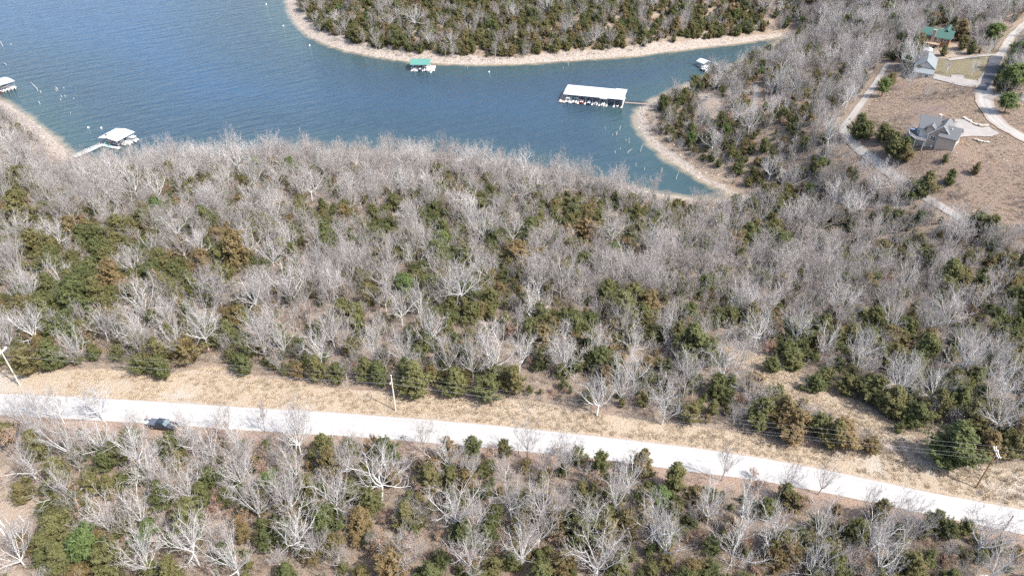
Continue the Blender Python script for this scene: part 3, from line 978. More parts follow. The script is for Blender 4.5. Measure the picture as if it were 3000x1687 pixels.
place_px(oaks_px, 'oak', 0.62)
place_px(fines_px, 'fine', 0.62)
place_px(cedars_px, 'cedar', 0.42)
place_px(pines_px, 'pine', 0.5)
place_px(russet_px, 'russet', 0.5)
TREES = [t for t in TREES if np.hypot(t[0] + 203, t[1] - 309) > 11]
P, T = G([(x, y) for x, y, h in slim_base], 0.0)
for (x, y, h), p in zip(slim_base, P):
    v = int(rng.integers(len(VAR['fine'])))
    TREES.append([p[0], p[1], p[2], 'fine' if y > 1260 else 'oak', h / 16.5, h / VAR['fine'][v][2], rng.random() * 6.28, v, True])

for t_ in TREES:     # the cedars along the grassy track are low
    if t_[3] == 'cedar' and seg_dist(np.array([t_[0]]), np.array([t_[1]]), track_poly)[0] < 9 and t_[0] < 75:
        t_[4] *= 0.88
        t_[5] *= 0.72

# random wood between them
OPEN = [verge_poly, track_poly, field_poly, east_field_poly, lawn_poly, yard_poly, clear_poly, lane_poly, pit_poly, path_poly, path2_poly]
def open_mask(x, y, grow):
    m = np.zeros(x.shape, bool)
    for q in OPEN:
        m |= inside(x, y, q) | (seg_dist(x, y, q) < grow)
    return m


def frustum(x, y, z, mx=60, my=60):
    s, c = math.sin(PITCH), math.cos(PITCH)
    zc = z - CAM_H
    dep = y * c - zc * s
    u = 1500 + FPX * x / dep
    v = 843.5 - FPX * (y * s + zc * c) / dep
    return u, v, dep, (dep > 5) & (u > -mx) & (u < 3000 + mx) & (v > -my) & (v < 1687 + my)


def jitter_grid(step, seed):
    r = np.random.default_rng(seed)
    xs, ys = np.meshgrid(np.arange(-330, 420, step), np.arange(30, 640, step))
    x = xs.ravel() + r.uniform(-.48, .48, xs.size) * step
    y = ys.ravel() + r.uniform(-.48, .48, xs.size) * step
    return x, y, r


hero_xy = {k: np.array([(t[0], t[1]) for t in TREES if t[3] == k]) for k in VAR}


def mind(x, y, pts):
    if len(pts) == 0:
        return np.full(x.shape, 99.0)
    d = np.full(x.shape, 1e9)
    for a, b_ in pts:
        d = np.minimum(d, (x - a) ** 2 + (y - b_) ** 2)
    return np.sqrt(d)


def drives_ok(x, y):
    return np.ones(x.shape, bool)


def scatter(kind, step, seed, keep_fn, smin, smax, clear=2.0, own=4.0, shore=8.0):
    x, y, r = jitter_grid(step, seed)
    z, d, dr = height(x, y, True)
    u, v, dep, vis = frustum(x, y, z + 5, 130, 260)
    ok = vis & (dr > 6.0 + clear * 0.6) & (d > shore)
    ok &= ~open_mask(x, y, clear)
    ok &= ~((seg_dist(x, y, track_poly) < 4.0) & (kind != 'russet'))
    ok &= mind(x, y, hero_xy[kind]) > own
    ok &= r.random(x.size) < keep_fn(x, y, d, u, v)
    for q in ROADS:
        ok &= seg_dist(x, y, q[0], closed=False) > q[1] + clear * 0.7
    for sg, rad in KEEP_CLEAR:
        ok &= seg_dist(x, y, sg, closed=False) > rad
    for i in np.nonzero(ok)[0]:
        s = r.uniform(smin, smax)
        if kind == 'cedar':
            if dr[i] < 15 and y[i] < 110:
                s *= 0.7
            s *= (0.75 + 0.6 * r.random() ** 2) * (1.0 + 0.35 * sstep(330, 430, np.array(y[i])))
        TREES.append([x[i], y[i], z[i], kind, s, s * r.uniform(0.88, 1.15), r.random() * 6.283, int(r.integers(len(VAR[kind]))), False])


PATCHES = [poly26([(2350, 186), (2362, 190), (2392, 196), (2393, 190), (2424, 190), (2424, 199), (2458, 205), (2470, 212), (2440, 222), (2400, 214), (2346, 199)]),
           poly26([(2388, 354), (2402, 301), (2426, 302), (2433, 307), (2452, 318), (2470, 323), (2486, 320), (2514, 337), (2493, 345), (2445, 344), (2420, 346)]),
           poly26([(2320, 128), (2345, 130), (2352, 146), (2326, 145)]), poly26([(2290, 300), (2330, 285), (2375, 300), (2430, 330), (2400, 388), (2325, 380)])]


def lines26(pts):
    return [tuple(p[:2]) for p in G26(pts)[0]]


DRIVE_A = lines26([(2235, 158), (2205, 205), (2175, 250), (2145, 292), (2120, 322), (2128, 345), (2165, 380), (2205, 408), (2245, 440), (2290, 472), (2350, 510), (2400, 540), (2440, 570)])
DRIVE_B = lines26([(2640, 20), (2576, 62), (2545, 92), (2525, 125), (2510, 150), (2492, 180), (2478, 205), (2473, 235), (2478, 265), (2500, 300), (2530, 325), (2580, 352), (2650, 390)])
LANE = lines26([(1900, 214), (1902, 240), (1898, 265), (1890, 290)])
KEEP_CLEAR = [([(-207, 314), (-196, 300)], 10.0), ([(-72, 99), (-66, 91)], 5.5)]
ROADS = [(DRIVE_A, 3.0), (DRIVE_B, 3.2), (LANE, 1.5)]


def cedar_weight(x, y, d, u, v):
    n = 0.48 * fbm(x, y, 42, 21) + 0.52 * fbm(x, y, 9, 23)
    w = sstep(0.40, 0.60, n) * 0.74 + 0.15
    u6, v6 = u / K, v / K
    west = sstep(700, 250, u6) * sstep(480, 560, v6) * sstep(960, 800, v6)
    far = sstep(150, 90, v6) * sstep(700, 800, u6) * sstep(2050, 1850, u6)
    east = sstep(1560, 1700, u6) * sstep(2150, 1950, u6) * sstep(200, 260, v6) * sstep(520, 430, v6)
    seast = sstep(1900, 2200, u6) * sstep(740, 900, v6)
    w = np.maximum.reduce([w, west * 0.8, far * 0.72, east * 0.75, seast * 0.7])
    near_shore = sstep(50, 22, d) * (v6 > 325) * (u6 < 1690)
    mauve = sstep(2050, 2250, u6) * sstep(650, 560, v6) * sstep(350, 480, v6) * 0.7
    ridge = sstep(1950, 2100, u6) * sstep(260, 150, v6) * 0.75
    return w * (1 - 0.85 * near_shore) * (1 - mauve) * (1 - ridge)


def bare_weight(x, y, d, u, v):
    return np.clip(1.05 - 1.05 * cedar_weight(x, y, d, u, v), 0.05, 1.0)


scatter('fine', 4.7, 1, lambda x, y, d, u, v: bare_weight(x, y, d, u, v) * 0.64 * (0.25 + 0.6 * sstep(120, 170, y)), 0.5, 0.92, 2.2, 4.5, 6.5)
scatter('oak', 8.5, 2, lambda x, y, d, u, v: bare_weight(x, y, d, u, v) * 0.42 * sstep(190, 240, y), 0.6, 0.95, 3.0, 6.0, 11.0)
scatter('cedar', 3.7, 3, lambda x, y, d, u, v: cedar_weight(x, y, d, u, v) * np.where(y < 125, 0.8, 0.9), 0.5, 0.92, 2.0, 2.6, 9.0)
scatter('cedar', 3.4, 9, lambda x, y, d, u, v: np.where(y < 118, 0.75, np.where(y < 230, 0.42, 0.2)) * sstep(0.2, 0.45, fbm(x, y, 12, 29)), 0.30, 0.58, 1.0, 2.0, 12.0)
scatter('fine', 3.9, 8, lambda x, y, d, u, v: np.where(y < 118, 0.28, np.where((y > 400) & (x < 110), 0.16, 0.34)) * (1 - 0.5 * sstep(0.5, 0.9, cedar_weight(x, y, d, u, v))), 0.28, 0.5, 1.5, 2.5, 5.0)
scatter('pine', 14.0, 4, lambda x, y, d, u, v: 0.22 * sstep(150, 90, v / K) + 0.04, 0.6, 1.0, 3.0, 6.0, 14.0)
scatter('russet', 7.0, 5, lambda x, y, d, u, v: np.where(y < 125, 0.3, 0.12), 0.4, 0.9, 1.5, 3.5, 12.0)

TR = TREES
tx, ty, tz = (np.array([t[i] for t in TR], float) for i in range(3))
tu, tv, tdep, tvis = frustum(tx, ty, tz + 3, 20, 60)
tsize = np.array([t[4] * VAR[t[3]][0][2] for t in TR]) / tdep
KINDS = {'bare': ('oak', 'fine'), 'cedar': ('cedar',), 'pine': ('pine',), 'russet': ('russet',)}
INDIV, REST = {}, {}
for kd, subs in KINDS.items():
    ii = [i for i in range(len(TR)) if TR[i][3] in subs]
    ii.sort(key=lambda i: -(tsize[i] if tvis[i] else tsize[i] * 0.05) * (1.6 if TR[i][8] else 1.0))
    lim = 290
    INDIV[kd] = [i for i in ii[:lim] if tvis[i]]
    REST[kd] = [i for i in ii if i not in set(INDIV[kd])]
print('TREES', len(TR), {k: (len(INDIV[k]), len(REST[k])) for k in KINDS})
# ------------------------------------------------------------------ trees: the single ones
LANDMARKS = [(412, 1068, 'the black pickup'), (28, 925, 'the pole with the tilted crossarm'), (990, 992, 'the mid-verge utility pole'), (2478, 1185, 'the pole by the round cedar'),
             (2520, 1335, 'the bare pole stub'), (2050, 985, 'the grassy track'), (2360, 345, 'the tan house'), (2338, 165, 'the grey roofed house'), (2360, 95, 'the log house'),
             (1495, 245, 'the long white dock'), (1063, 165, 'the green dock'), (297, 350, 'the gangway dock'), (1775, 243, 'the dark buggy'), (40, 1310, 'the burn pit'),
             (100, 330, 'the west beach'), (1720, 430, 'the cove beach'), (2410, 1115, 'the big round cedar'), (2120, 325, 'the bend of the gravel track'),
             (1900, 255, 'the hidden lane'), (2500, 500, 'the rubble slope'), (1503, 1000, 'the tall slim roadside snag'), (1450, 1105, 'the middle of the road'), (2100, 1180, 'the road shadow'),
             (700, 365, 'the near treetops by the lake'), (1300, 395, 'the wood edge facing the long dock'), (700, 1100, 'the road edge east of the pickup')]
ORD = ['first', 'second', 'third', 'fourth', 'fifth', 'sixth', 'seventh', 'eighth', 'ninth', 'tenth', 'eleventh', 'twelfth', 'thirteenth', 'fourteenth', 'fifteenth', 'sixteenth', 'seventeenth', 'eighteenth', 'nineteenth', 'twentieth']
DIRS = ['right of', 'up and right of', 'above', 'up and left of', 'left of', 'down and left of', 'below', 'down and right of']


def near_label(items, words):
    """items: (u, v in 2576 px); returns one distinct phrase for each: look, ordinal, direction, landmark"""
    lm = np.array([(a, b_) for a, b_, c in LANDMARKS], float)
    buckets = {}
    for i, (u, v) in enumerate(items):
        d = np.hypot(lm[:, 0] - u, (lm[:, 1] - v) * 1.2)
        k = int(d.argmin())
        s = int(round(math.atan2(-(v - lm[k, 1]), u - lm[k, 0]) / (math.pi / 4))) % 8
        buckets.setdefault((words[i], k, s), []).append((d[k], i))
    out = [''] * len(items)
    for (w, k, s), L in buckets.items():
        L.sort()
        for r, (_, i) in enumerate(L):
            o = ORD[r] if r < len(ORD) else '%dth' % (r + 1)
            out[i] = '%s, %s %s %s' % (w, o, DIRS[s], LANDMARKS[k][2])
    return out


LANDMARKS = [(a_, b_, c_.replace('the pole with the tilted crossarm', 'the tilted crossarm').replace('the bend of the gravel track', 'the gravel track bend').replace('the near treetops by the lake', 'the lakeside treetops').replace('the wood edge facing the long dock', 'the wood edge').replace('the tall slim roadside snag', 'the roadside snag').replace('the road edge east of the pickup', 'the sunny road edge')) for a_, b_, c_ in LANDMARKS]
GROUPS = {'bare': 'leafless trees of the winter wood', 'cedar': 'cedars of the winter wood', 'pine': 'bright green pines', 'russet': 'young oaks holding dead leaves'}
NAMES = {'bare': 'bare_tree', 'cedar': 'cedar_tree', 'pine': 'pine_tree', 'russet': 'young_oak_tree'}
CATS = {'bare': 'bare tree', 'cedar': 'cedar', 'pine': 'pine', 'russet': 'young oak'}


def look(i):
    k, s, sz = TR[i][3], TR[i][4], TR[i][5]
    if k == 'oak':
        return ('broad ' if s > 1.05 else 'small ' if s < 0.72 else '') + 'pale crooked bare oak'
    if k == 'fine':
        return ('tall slim ' if sz > 0.92 else 'low ' if sz < 0.72 else '') + 'grey fine-twigged bare tree'
    if k == 'cedar':
        return ('big ' if s > 1.15 else 'small ' if s < 0.65 else '') + 'bushy cedar'
    if k == 'pine':
        return 'bright green bushy pine'
    return 'young oak with dead leaves'


for kd in KINDS:
    ii = INDIV[kd]
    labs = near_label([(tu[i] / K, tv[i] / K) for i in ii], [look(i) for i in ii])
    for i, lab in zip(ii, labs):
        x, y, z, sub, s, sz, rot, v, hero = TR[i]
        tm, cm = VAR[sub][v][0], VAR[sub][v][1]
        root = empty(NAMES[kd], (x, y, z), rot, (s, s, sz))
        tag(root, lab, CATS[kd], GROUPS[kd])
        link('trunk', tm, root)
        link('crown', cm, root)


# ------------------------------------------------------------------ the rest of the wood, one object for each kind, scattered by geometry nodes
def scatter_object(name, pts, scales, rots, variants, protos, label):
    """pts (n,3); protos: list of lists of mesh datablocks; each variant joins its meshes and is instanced on its points"""
    me = bpy.data.meshes.new(name)
    me.vertices.add(len(pts))
    me.vertices.foreach_set('co', np.asarray(pts, np.float32).ravel())
    a = me.attributes.new('size', 'FLOAT_VECTOR', 'POINT')
    a.data.foreach_set('vector', np.asarray(scales, np.float32).ravel())
    a = me.attributes.new('turn', 'FLOAT_VECTOR', 'POINT')
    a.data.foreach_set('vector', np.asarray(rots, np.float32).ravel())
    a = me.attributes.new('variant', 'INT', 'POINT')
    a.data.foreach_set('value', np.asarray(variants, np.int32))
    o = link(name, me)
    ng = bpy.data.node_groups.new(name, 'GeometryNodeTree')
    ng.interface.new_socket('Geometry', in_out='INPUT', socket_type='NodeSocketGeometry')
    ng.interface.new_socket('Geometry', in_out='OUTPUT', socket_type='NodeSocketGeometry')
    N, L = ng.nodes, ng.links
    gi, go = N.new('NodeGroupInput'), N.new('NodeGroupOutput')

    def named(n, t):
        q = N.new('GeometryNodeInputNamedAttribute')
        q.data_type = t
        q.inputs['Name'].default_value = n
        return q.outputs['Attribute']
    va, sa, ra = named('variant', 'INT'), named('size', 'FLOAT_VECTOR'), named('turn', 'FLOAT_VECTOR')
    er = N.new('FunctionNodeEulerToRotation')
    L.new(ra, er.inputs[0])
    join = N.new('GeometryNodeJoinGeometry')
    for k, objs in enumerate(protos):
        jn = N.new('GeometryNodeJoinGeometry')
        for ob in objs:
            oi = N.new('GeometryNodeObjectInfo')
            oi.transform_space = 'ORIGINAL'
            oi.inputs['Object'].default_value = ob
            L.new(oi.outputs['Geometry'], jn.inputs[0])
        cmp = N.new('FunctionNodeCompare')
        cmp.data_type = 'INT'
        cmp.operation = 'EQUAL'
        L.new(va, cmp.inputs[2])
        cmp.inputs[3].default_value = k
        ip = N.new('GeometryNodeInstanceOnPoints')
        L.new(gi.outputs[0], ip.inputs['Points'])
        L.new(cmp.outputs[0], ip.inputs['Selection'])
        L.new(jn.outputs[0], ip.inputs['Instance'])
        L.new(er.outputs[0], ip.inputs['Rotation'])
        L.new(sa, ip.inputs['Scale'])
        L.new(ip.outputs[0], join.inputs[0])
    L.new(join.outputs[0], go.inputs[0])
    md = o.modifiers.new('scatter', 'NODES')
    md.node_group = ng
    tag(o, label, kind='stuff')
    return o


proto_of = {}
for o in COL.objects:
    if o.type == 'MESH' and o.name.split('.')[0] in ('trunk', 'crown'):
        proto_of.setdefault(o.data.name, o)


def protos_for(sub):
    out = []
    for v in VAR[sub]:
        out.append([proto_of[m_.name] for m_ in v[:2] if m_.name in proto_of])
    return out


def rest_of(kd, subs, name, label):
    protos, pts, sc, ro, va = [], [], [], [], []
    off = {}
    for s_ in subs:
        off[s_] = len(protos)
        protos += protos_for(s_)
    for i in REST[kd]:
        x, y, z, sub, s, sz, rot, v, hero = TR[i]
        k = off[sub] + v
        if len(protos[k]) < 2:
            k = next(q for q in range(off[sub], len(protos)) if len(protos[q]) == 2)
        pts.append((x, y, z)); sc.append((s, s, sz)); ro.append((0, 0, rot)); va.append(k)
    scatter_object(name, pts, sc, ro, va, protos, label)


rest_of('bare', ('oak', 'fine'), 'bare_woods', 'grey leafless woods running down to the lake and over the far hills')
rest_of('cedar', ('cedar',), 'cedar_woods', 'olive and bronze cedars thick through the far woods')
if len(REST['pine']):
    rest_of('pine', ('pine',), 'pine_woods', 'scattered bright green pines in the far woods')
if len(REST['russet']):
    rest_of('russet', ('russet',), 'oak_undergrowth', 'small oaks with tan dead leaves under the trees')

# ------------------------------------------------------------------ undergrowth and dry grass
def brush_proto(seed, n, h):
    r = random.Random(seed)
    q = MB()
    for _ in range(n):
        a = r.uniform(0, 6.28)
        rr = r.uniform(0, 0.5)
        P = Vector((math.cos(a) * rr, math.sin(a) * rr, -0.1))
        d = Vector((math.cos(a) * r.uniform(0, .6), math.sin(a) * r.uniform(0, .6), 1)).normalized()
        hh = h * r.uniform(0.5, 1.0)
        p1 = P + d * hh * 0.5
        p2 = P + d * hh + Vector((r.uniform(-.2, .2), r.uniform(-.2, .2), 0))
        q.tube([P, p1, p2], [0.022, 0.016, 0.008], 3, cap=False)
        for _ in range(5):
            b_ = p1.lerp(p2, r.uniform(-.4, 0.9))
            e = b_ + Vector((r.uniform(-1, 1), r.uniform(-1, 1), r.uniform(0.2, 1))) * h * 0.22
            q.tube([b_, e], [0.012, 0.006], 3, cap=False)
    return q


def tuft_proto(seed, n, h):
    r = random.Random(seed)
    q = MB()
    for _ in range(n):
        a = r.uniform(0, 6.28)
        rr = r.uniform(0, 0.28)
        x, y = math.cos(a) * rr, math.sin(a) * rr
        b_ = r.uniform(0, 6.28)
        w = r.uniform(0.015, 0.04)
        hx, hy = x + math.cos(a) * h * r.uniform(0.2, 0.9), y + math.sin(a) * h * r.uniform(0.2, 0.9)
        q.add([(x - math.cos(b_) * w, y - math.sin(b_) * w, -0.05), (x + math.cos(b_) * w, y + math.sin(b_) * w, -0.05), (hx, hy, h * r.uniform(0.5, 1))], [(0, 1, 2)])
    return q


M['straw'] = simple_mat('dry_straw', (0.37, 0.30, 0.215), 0.95, 0.25, 1.2, obj_var=0.3)

x, y, r = jitter_grid(1.9, 31)
z, d, dr = height(x, y, True)
u, v, dep, vis = frustum(x, y, z, 40, 60)
inf = inside(x, y, field_poly) | inside(x, y, east_field_poly)
ok = vis & (dr > 5.0) & (d > 5) & ((~open_mask(x, y, 0.3)) | (inf & (fbm(x, y, 16, 44) > 0.36))) & (dep < 460)
for q in ROADS:
    ok &= seg_dist(x, y, q[0], closed=False) > q[1] + 0.6
for q in PATCHES:
    ok &= ~inside(x, y, q)
ok &= r.random(x.size) < np.where(dep < 230, 0.85, np.where(inf, 0.2 + 0.8 * sstep(0.42, 0.58, fbm(x, y, 20, 45)), 0.5))
ii = np.nonzero(ok)[0]
BR = []
for s in range(4):
    q = brush_proto(60 + s, 9 + 3 * s, 2.0 + 0.5 * (s % 2))
    BR.append(q)
# one clump of each kind stands in view; the scatter repeats them
brush_objs = []
for s, q in enumerate(BR):
    i = ii[s * 97]
    o = q.build('brush', M['brush'], None, (x[i], y[i], z[i]))
    tag(o, 'grey brown twiggy brush clump on the forest floor', kind='stuff')
    brush_objs.append(o)
ii = np.array([i for k, i in enumerate(ii) if k not in [s * 97 for s in range(4)]])
sc = r.uniform(0.5, 1.2, ii.size) * np.where(inf[ii], 0.55 + 0.5 * sstep(0.4, 0.6, fbm(x[ii], y[ii], 20, 45)), 1.0)
scatter_object('undergrowth', np.stack([x[ii], y[ii], z[ii]], 1), np.stack([sc * 1.15, sc * 1.15, sc], 1), np.stack([0 * sc, 0 * sc, r.random(ii.size) * 6.28], 1), r.integers(0, 4, ii.size), [[o] for o in brush_objs], 'grey brown twiggy undergrowth across the forest floor')

# dry grass tufts on the verges
r = np.random.default_rng(77)
n = 52000
x = r.uniform(-95, 110, n)
y = r.uniform(76, 150, n)
z, d, dr = height(x, y, True)
u, v, dep, vis = frustum(x, y, z, 20, 20)
ok = vis & (inside(x, y, verge_poly) | inside(x, y, track_poly)) & (dr > 3.6) & (fbm(x, y, 5, 51) > 0.33)
ii = np.nonzero(ok)[0]
tufts = []
TU = [tuft_proto(70 + s, 26, 0.34 + 0.1 * s) for s in range(3)]
for s, q in enumerate(TU):
    tufts.append(q)
me_t = [mesh_from('grass_tuft', q.v, q.f, [M['straw']]) for q in TU]
tuft_objs = []
for s in range(3):
    i = ii[s]
    o = link('grass_tuft', me_t[s], None, (x[i], y[i], z[i]))
    tag(o, ['short straw grass tuft', 'middling straw grass tuft', 'tall straw grass tuft'][s] + ' growing on the verge', 'grass tuft', 'grass tufts')
    o['kind'] = 'stuff'
    del o['category']
    tuft_objs.append(o)
ii = ii[3:]
fx, fy = r.uniform(130, 340, 60000), r.uniform(170, 420, 60000)
fz, fd, fdr = height(fx, fy, True)
fk = (inside(fx, fy, field_poly) | inside(fx, fy, east_field_poly)) & (fbm(fx, fy, 14, 71) > 0.40)
for q in PATCHES:
    fk &= ~inside(fx, fy, q)
for q in ROADS:
    fk &= seg_dist(fx, fy, q[0], closed=False) > q[1] + 0.3
sc = np.concatenate([r.uniform(0.55, 1.3, ii.size), r.uniform(0.5, 1.25, int(fk.sum()))])
x, y, z = np.concatenate([x[ii], fx[fk]]), np.concatenate([y[ii], fy[fk]]), np.concatenate([z[ii], fz[fk]])
ii = np.arange(len(x))
scatter_object('dry_grass', np.stack([x[ii], y[ii], z[ii]], 1), np.stack([sc * 1.2, sc * 1.2, sc], 1), np.stack([0 * sc, 0 * sc, r.random(ii.size) * 6.28], 1), r.integers(0, 3, ii.size), [[o] for o in tuft_objs], 'straw coloured dry grass along the road verge')
# ------------------------------------------------------------------ materials for built things
def flat_mat(name, col, rough=0.5, metal=0.0, var=0.12, scale=1.2, spec=0.4):
    m = simple_mat(name, col, rough, var, scale, metal)
    m.node_tree.nodes['Principled BSDF'].inputs['Specular IOR Level'].default_value = spec
    return m


def ribbed_mat(name, col, axis, pitch, rough=0.45, metal=0.0, var=0.08):
    """sheet metal or siding: fine ribs as relief only"""
    m = simple_mat(name, col, rough, var, 0.7, metal)
    nt, b = m.node_tree, m.node_tree.nodes['Principled BSDF']
    w = nt.nodes.new('ShaderNodeTexWave')
    w.bands_direction = axis
    w.inputs['Scale'].default_value = 0.314 / pitch
    lk(nt, obj_pos(nt), w.inputs['Vector'])
    bn = nt.nodes.new('ShaderNodeBump')
    bn.inputs['Strength'].default_value = 0.35
    bn.inputs['Distance'].default_value = 0.03
    lk(nt, w.outputs['Fac'], bn.inputs['Height'])
    lk(nt, bn.outputs[0], b.inputs['Normal'])
    return m


M['white_roof'] = ribbed_mat('white_sheet_roof', (0.44, 0.445, 0.45), 'X', 0.6)
M['grey_roof_metal'] = ribbed_mat('pale_sheet_roof', (0.30, 0.31, 0.31), 'X', 0.6)
M['green_roof'] = ribbed_mat('green_sheet_roof', (0.07, 0.185, 0.155), 'X', 0.5)
M['green_roof2'] = ribbed_mat('green_house_roof', (0.035, 0.085, 0.066), 'X', 0.5)
M['shingle'] = simple_mat('grey_shingles', (0.10, 0.105, 0.11), 0.9, 0.25, 3.0)
M['shingle2'] = simple_mat('blue_grey_shingles', (0.145, 0.165, 0.178), 0.9, 0.22, 3.0)
M['tan'] = ribbed_mat('tan_siding', (0.36, 0.285, 0.23), 'Z', 0.25, 0.8)
M['tan2'] = ribbed_mat('pale_siding', (0.45, 0.43, 0.39), 'Z', 0.25, 0.8)
M['log'] = ribbed_mat('red_brown_logs', (0.21, 0.095, 0.05), 'Z', 0.4, 0.8)
M['trim'] = flat_mat('white_trim', (0.74, 0.74, 0.72), 0.6)
M['glass'] = flat_mat('dark_window_glass', (0.03, 0.04, 0.05), 0.08, spec=0.7)
M['wood'] = simple_mat('weathered_planks', (0.30, 0.215, 0.165), 0.85, 0.3, 2.0)
M['wood_pale'] = simple_mat('pale_wood', (0.42, 0.31, 0.20), 0.85, 0.25, 2.0)
M['dark_deck'] = simple_mat('dark_deck_boards', (0.10, 0.085, 0.08), 0.8, 0.3, 2.0)
M['concrete'] = simple_mat('pale_concrete', (0.24, 0.222, 0.205), 0.9, 0.25, 0.5)
M['pad'] = simple_mat('dock_concrete', (0.40, 0.39, 0.38), 0.85, 0.15, 1.2)
M['float'] = simple_mat('dark_floats', (0.035, 0.04, 0.045), 0.7, 0.3, 1.5)
M['steel'] = simple_mat('galvanised_steel', (0.45, 0.46, 0.47), 0.45, 0.15, 2.0, metal=0.5)
M['white'] = flat_mat('white_gelcoat', (0.78, 0.78, 0.77), 0.3)
M['navy'] = flat_mat('navy_gelcoat', (0.03, 0.05, 0.12), 0.25)
M['red'] = flat_mat('red_brown_gelcoat', (0.26, 0.045, 0.035), 0.3)
M['black'] = flat_mat('black_plastic', (0.018, 0.018, 0.02), 0.45)
M['canvas'] = flat_mat('grey_canvas', (0.25, 0.26, 0.28), 0.85)
M['tealm'] = flat_mat('turquoise_plastic', (0.05, 0.42, 0.38), 0.4)
M['paint'] = flat_mat('black_blue_car_paint', (0.018, 0.022, 0.034), 0.22, spec=0.6)
M['tonneau'] = flat_mat('grey_vinyl_cover', (0.085, 0.10, 0.13), 0.6)
M['rubber'] = flat_mat('tyre_rubber', (0.02, 0.02, 0.02), 0.85)
M['chrome'] = flat_mat('bright_metal', (0.6, 0.6, 0.62), 0.25, 0.9)
M['pole'] = simple_mat('creosote_pole', (0.22, 0.13, 0.065), 0.9, 0.25, 1.5)
M['pole_grey'] = simple_mat('weathered_pole', (0.52, 0.47, 0.40), 0.9, 0.2, 1.5)
M['wire'] = flat_mat('aluminium_wire', (0.40, 0.40, 0.40), 0.5, 0.3)
M['porcelain'] = flat_mat('white_insulator', (0.72, 0.73, 0.74), 0.3)
M['stone'] = simple_mat('limestone', (0.34, 0.305, 0.265), 0.9, 0.35, 1.6, obj_var=0.2, bump=0.4)
M['stone_red'] = simple_mat('brown_stone', (0.30, 0.215, 0.185), 0.9, 0.3, 2.0)
M['deadwood'] = simple_mat('bleached_wood', (0.46, 0.44, 0.41), 0.9, 0.15, 2.0)
M['asphalt'] = simple_mat('patched_asphalt', (0.055, 0.057, 0.066), 0.9, 0.3, 0.6)
M['drive'] = gravel_mat('pale_drive_gravel', (0.25, 0.235, 0.215), (0.34, 0.325, 0.305), 0.9)
M['lane'] = gravel_mat('grey_lane_gravel', (0.17, 0.165, 0.16), (0.25, 0.24, 0.23), 0.9)
M['skin'] = flat_mat('skin', (0.45, 0.28, 0.21), 0.6)
M['grey_cloth'] = flat_mat('grey_cloth', (0.22, 0.21, 0.26), 0.9)
M['pale_denim'] = flat_mat('pale_denim', (0.30, 0.36, 0.46), 0.9)
M['hair'] = flat_mat('brown_hair', (0.06, 0.04, 0.03), 0.7)


# ------------------------------------------------------------------ drives, lanes and paved patches
def lane(name, line, width, mat, label, lift=0.22, n=None):
    p = resample(line, n or max(12, int(len(line) * 9)))
    for _ in range(4):
        p[1:-1] = (p[:-2] + 2 * p[1:-1] + p[2:]) / 4
    t = np.gradient(p, axis=0)
    t /= np.linalg.norm(t, axis=1)[:, None]
    nrm = np.stack([-t[:, 1], t[:, 0]], 1)
    w = (width if np.ndim(width) else np.full(len(p), width)) * (1 + 0.5 * (fbm(p[:, 0], p[:, 1], 5, 61) - 0.5))
    return strip(name, p + nrm * w[:, None] / 2, p - nrm * w[:, None] / 2, mat, lift, 6, label=label)


def patch(name, poly, mat, label, lift=0.2, cell=0.5):
    q = np.array(poly)
    xs, ys = np.arange(q[:, 0].min(), q[:, 0].max() + cell, cell), np.arange(q[:, 1].min(), q[:, 1].max() + cell, cell)
    X, Y = np.meshgrid(xs, ys)
    Z = height(X, Y) + lift
    i = np.arange(X.size).reshape(X.shape)
    qd = np.stack([i[:-1, :-1], i[:-1, 1:], i[1:, 1:], i[1:, :-1]], -1).reshape(-1, 4)
    cx, cy = X.ravel()[qd].mean(1), Y.ravel()[qd].mean(1)
    qd = qd[inside(cx, cy, poly)]
    used = np.unique(qd)
    mp_ = np.full(X.size, -1)
    mp_[used] = np.arange(used.size)
    ux, uy = X.ravel()[used].copy(), Y.ravel()[used].copy()
    cnt = np.bincount(mp_[qd].ravel(), minlength=used.size)
    for i_ in np.nonzero(cnt < 4)[0]:          # pull the rim onto the outline
        best = None
        for (ax, ay), (bx, by) in zip(poly, list(poly[1:]) + [poly[0]]):
            ex, ey = bx - ax, by - ay
            t = min(1, max(0, ((ux[i_] - ax) * ex + (uy[i_] - ay) * ey) / (ex * ex + ey * ey + 1e-9)))
            dd = (ux[i_] - ax - t * ex) ** 2 + (uy[i_] - ay - t * ey) ** 2
            if best is None or dd < best[0]:
                best = (dd, ax + t * ex, ay + t * ey)
        ux[i_], uy[i_] = best[1], best[2]
    me = grid_mesh(name, ux, uy, height(ux, uy) + lift, mp_[qd])
    me.materials.append(mat)
    return tag(link(name, me), label, kind='structure')


lane('gravel_track', DRIVE_A, np.interp(np.linspace(0, 1, 117), [0, .3, .5, 1], [2.4, 3.6, 4.0, 3.2]), M['drive'], 'pale gravel track running down the slope beside the field', n=117)
lane('house_drive', DRIVE_B, np.interp(np.linspace(0, 1, 117), [0, 0.3, 0.55, 0.7, 0.85, 1], [4.0, 4.2, 5.2, 7.2, 6.0, 5.0]), M['drive'], 'wide pale gravel drive passing the houses', n=117)
lane('wood_lane', LANE, 2.6, M['lane'], 'short grey gravel lane in a gap of the wood')
lane('north_drive', lines26([(2510, 140), (2470, 141), (2430, 146), (2400, 150), (2385, 152)]), 3.2, M['drive'], 'pale gravel drive to the log house', lift=0.26)
lane('east_drive', lines26([(2480, 250), (2505, 240), (2540, 246), (2580, 252), (2650, 256)]), 4.0, M['lane'], 'grey gravel side drive leading off to the east', lift=0.26)
asph = lines26([(2507, 143), (2497, 168), (2488, 192), (2478, 214), (2466, 228)])
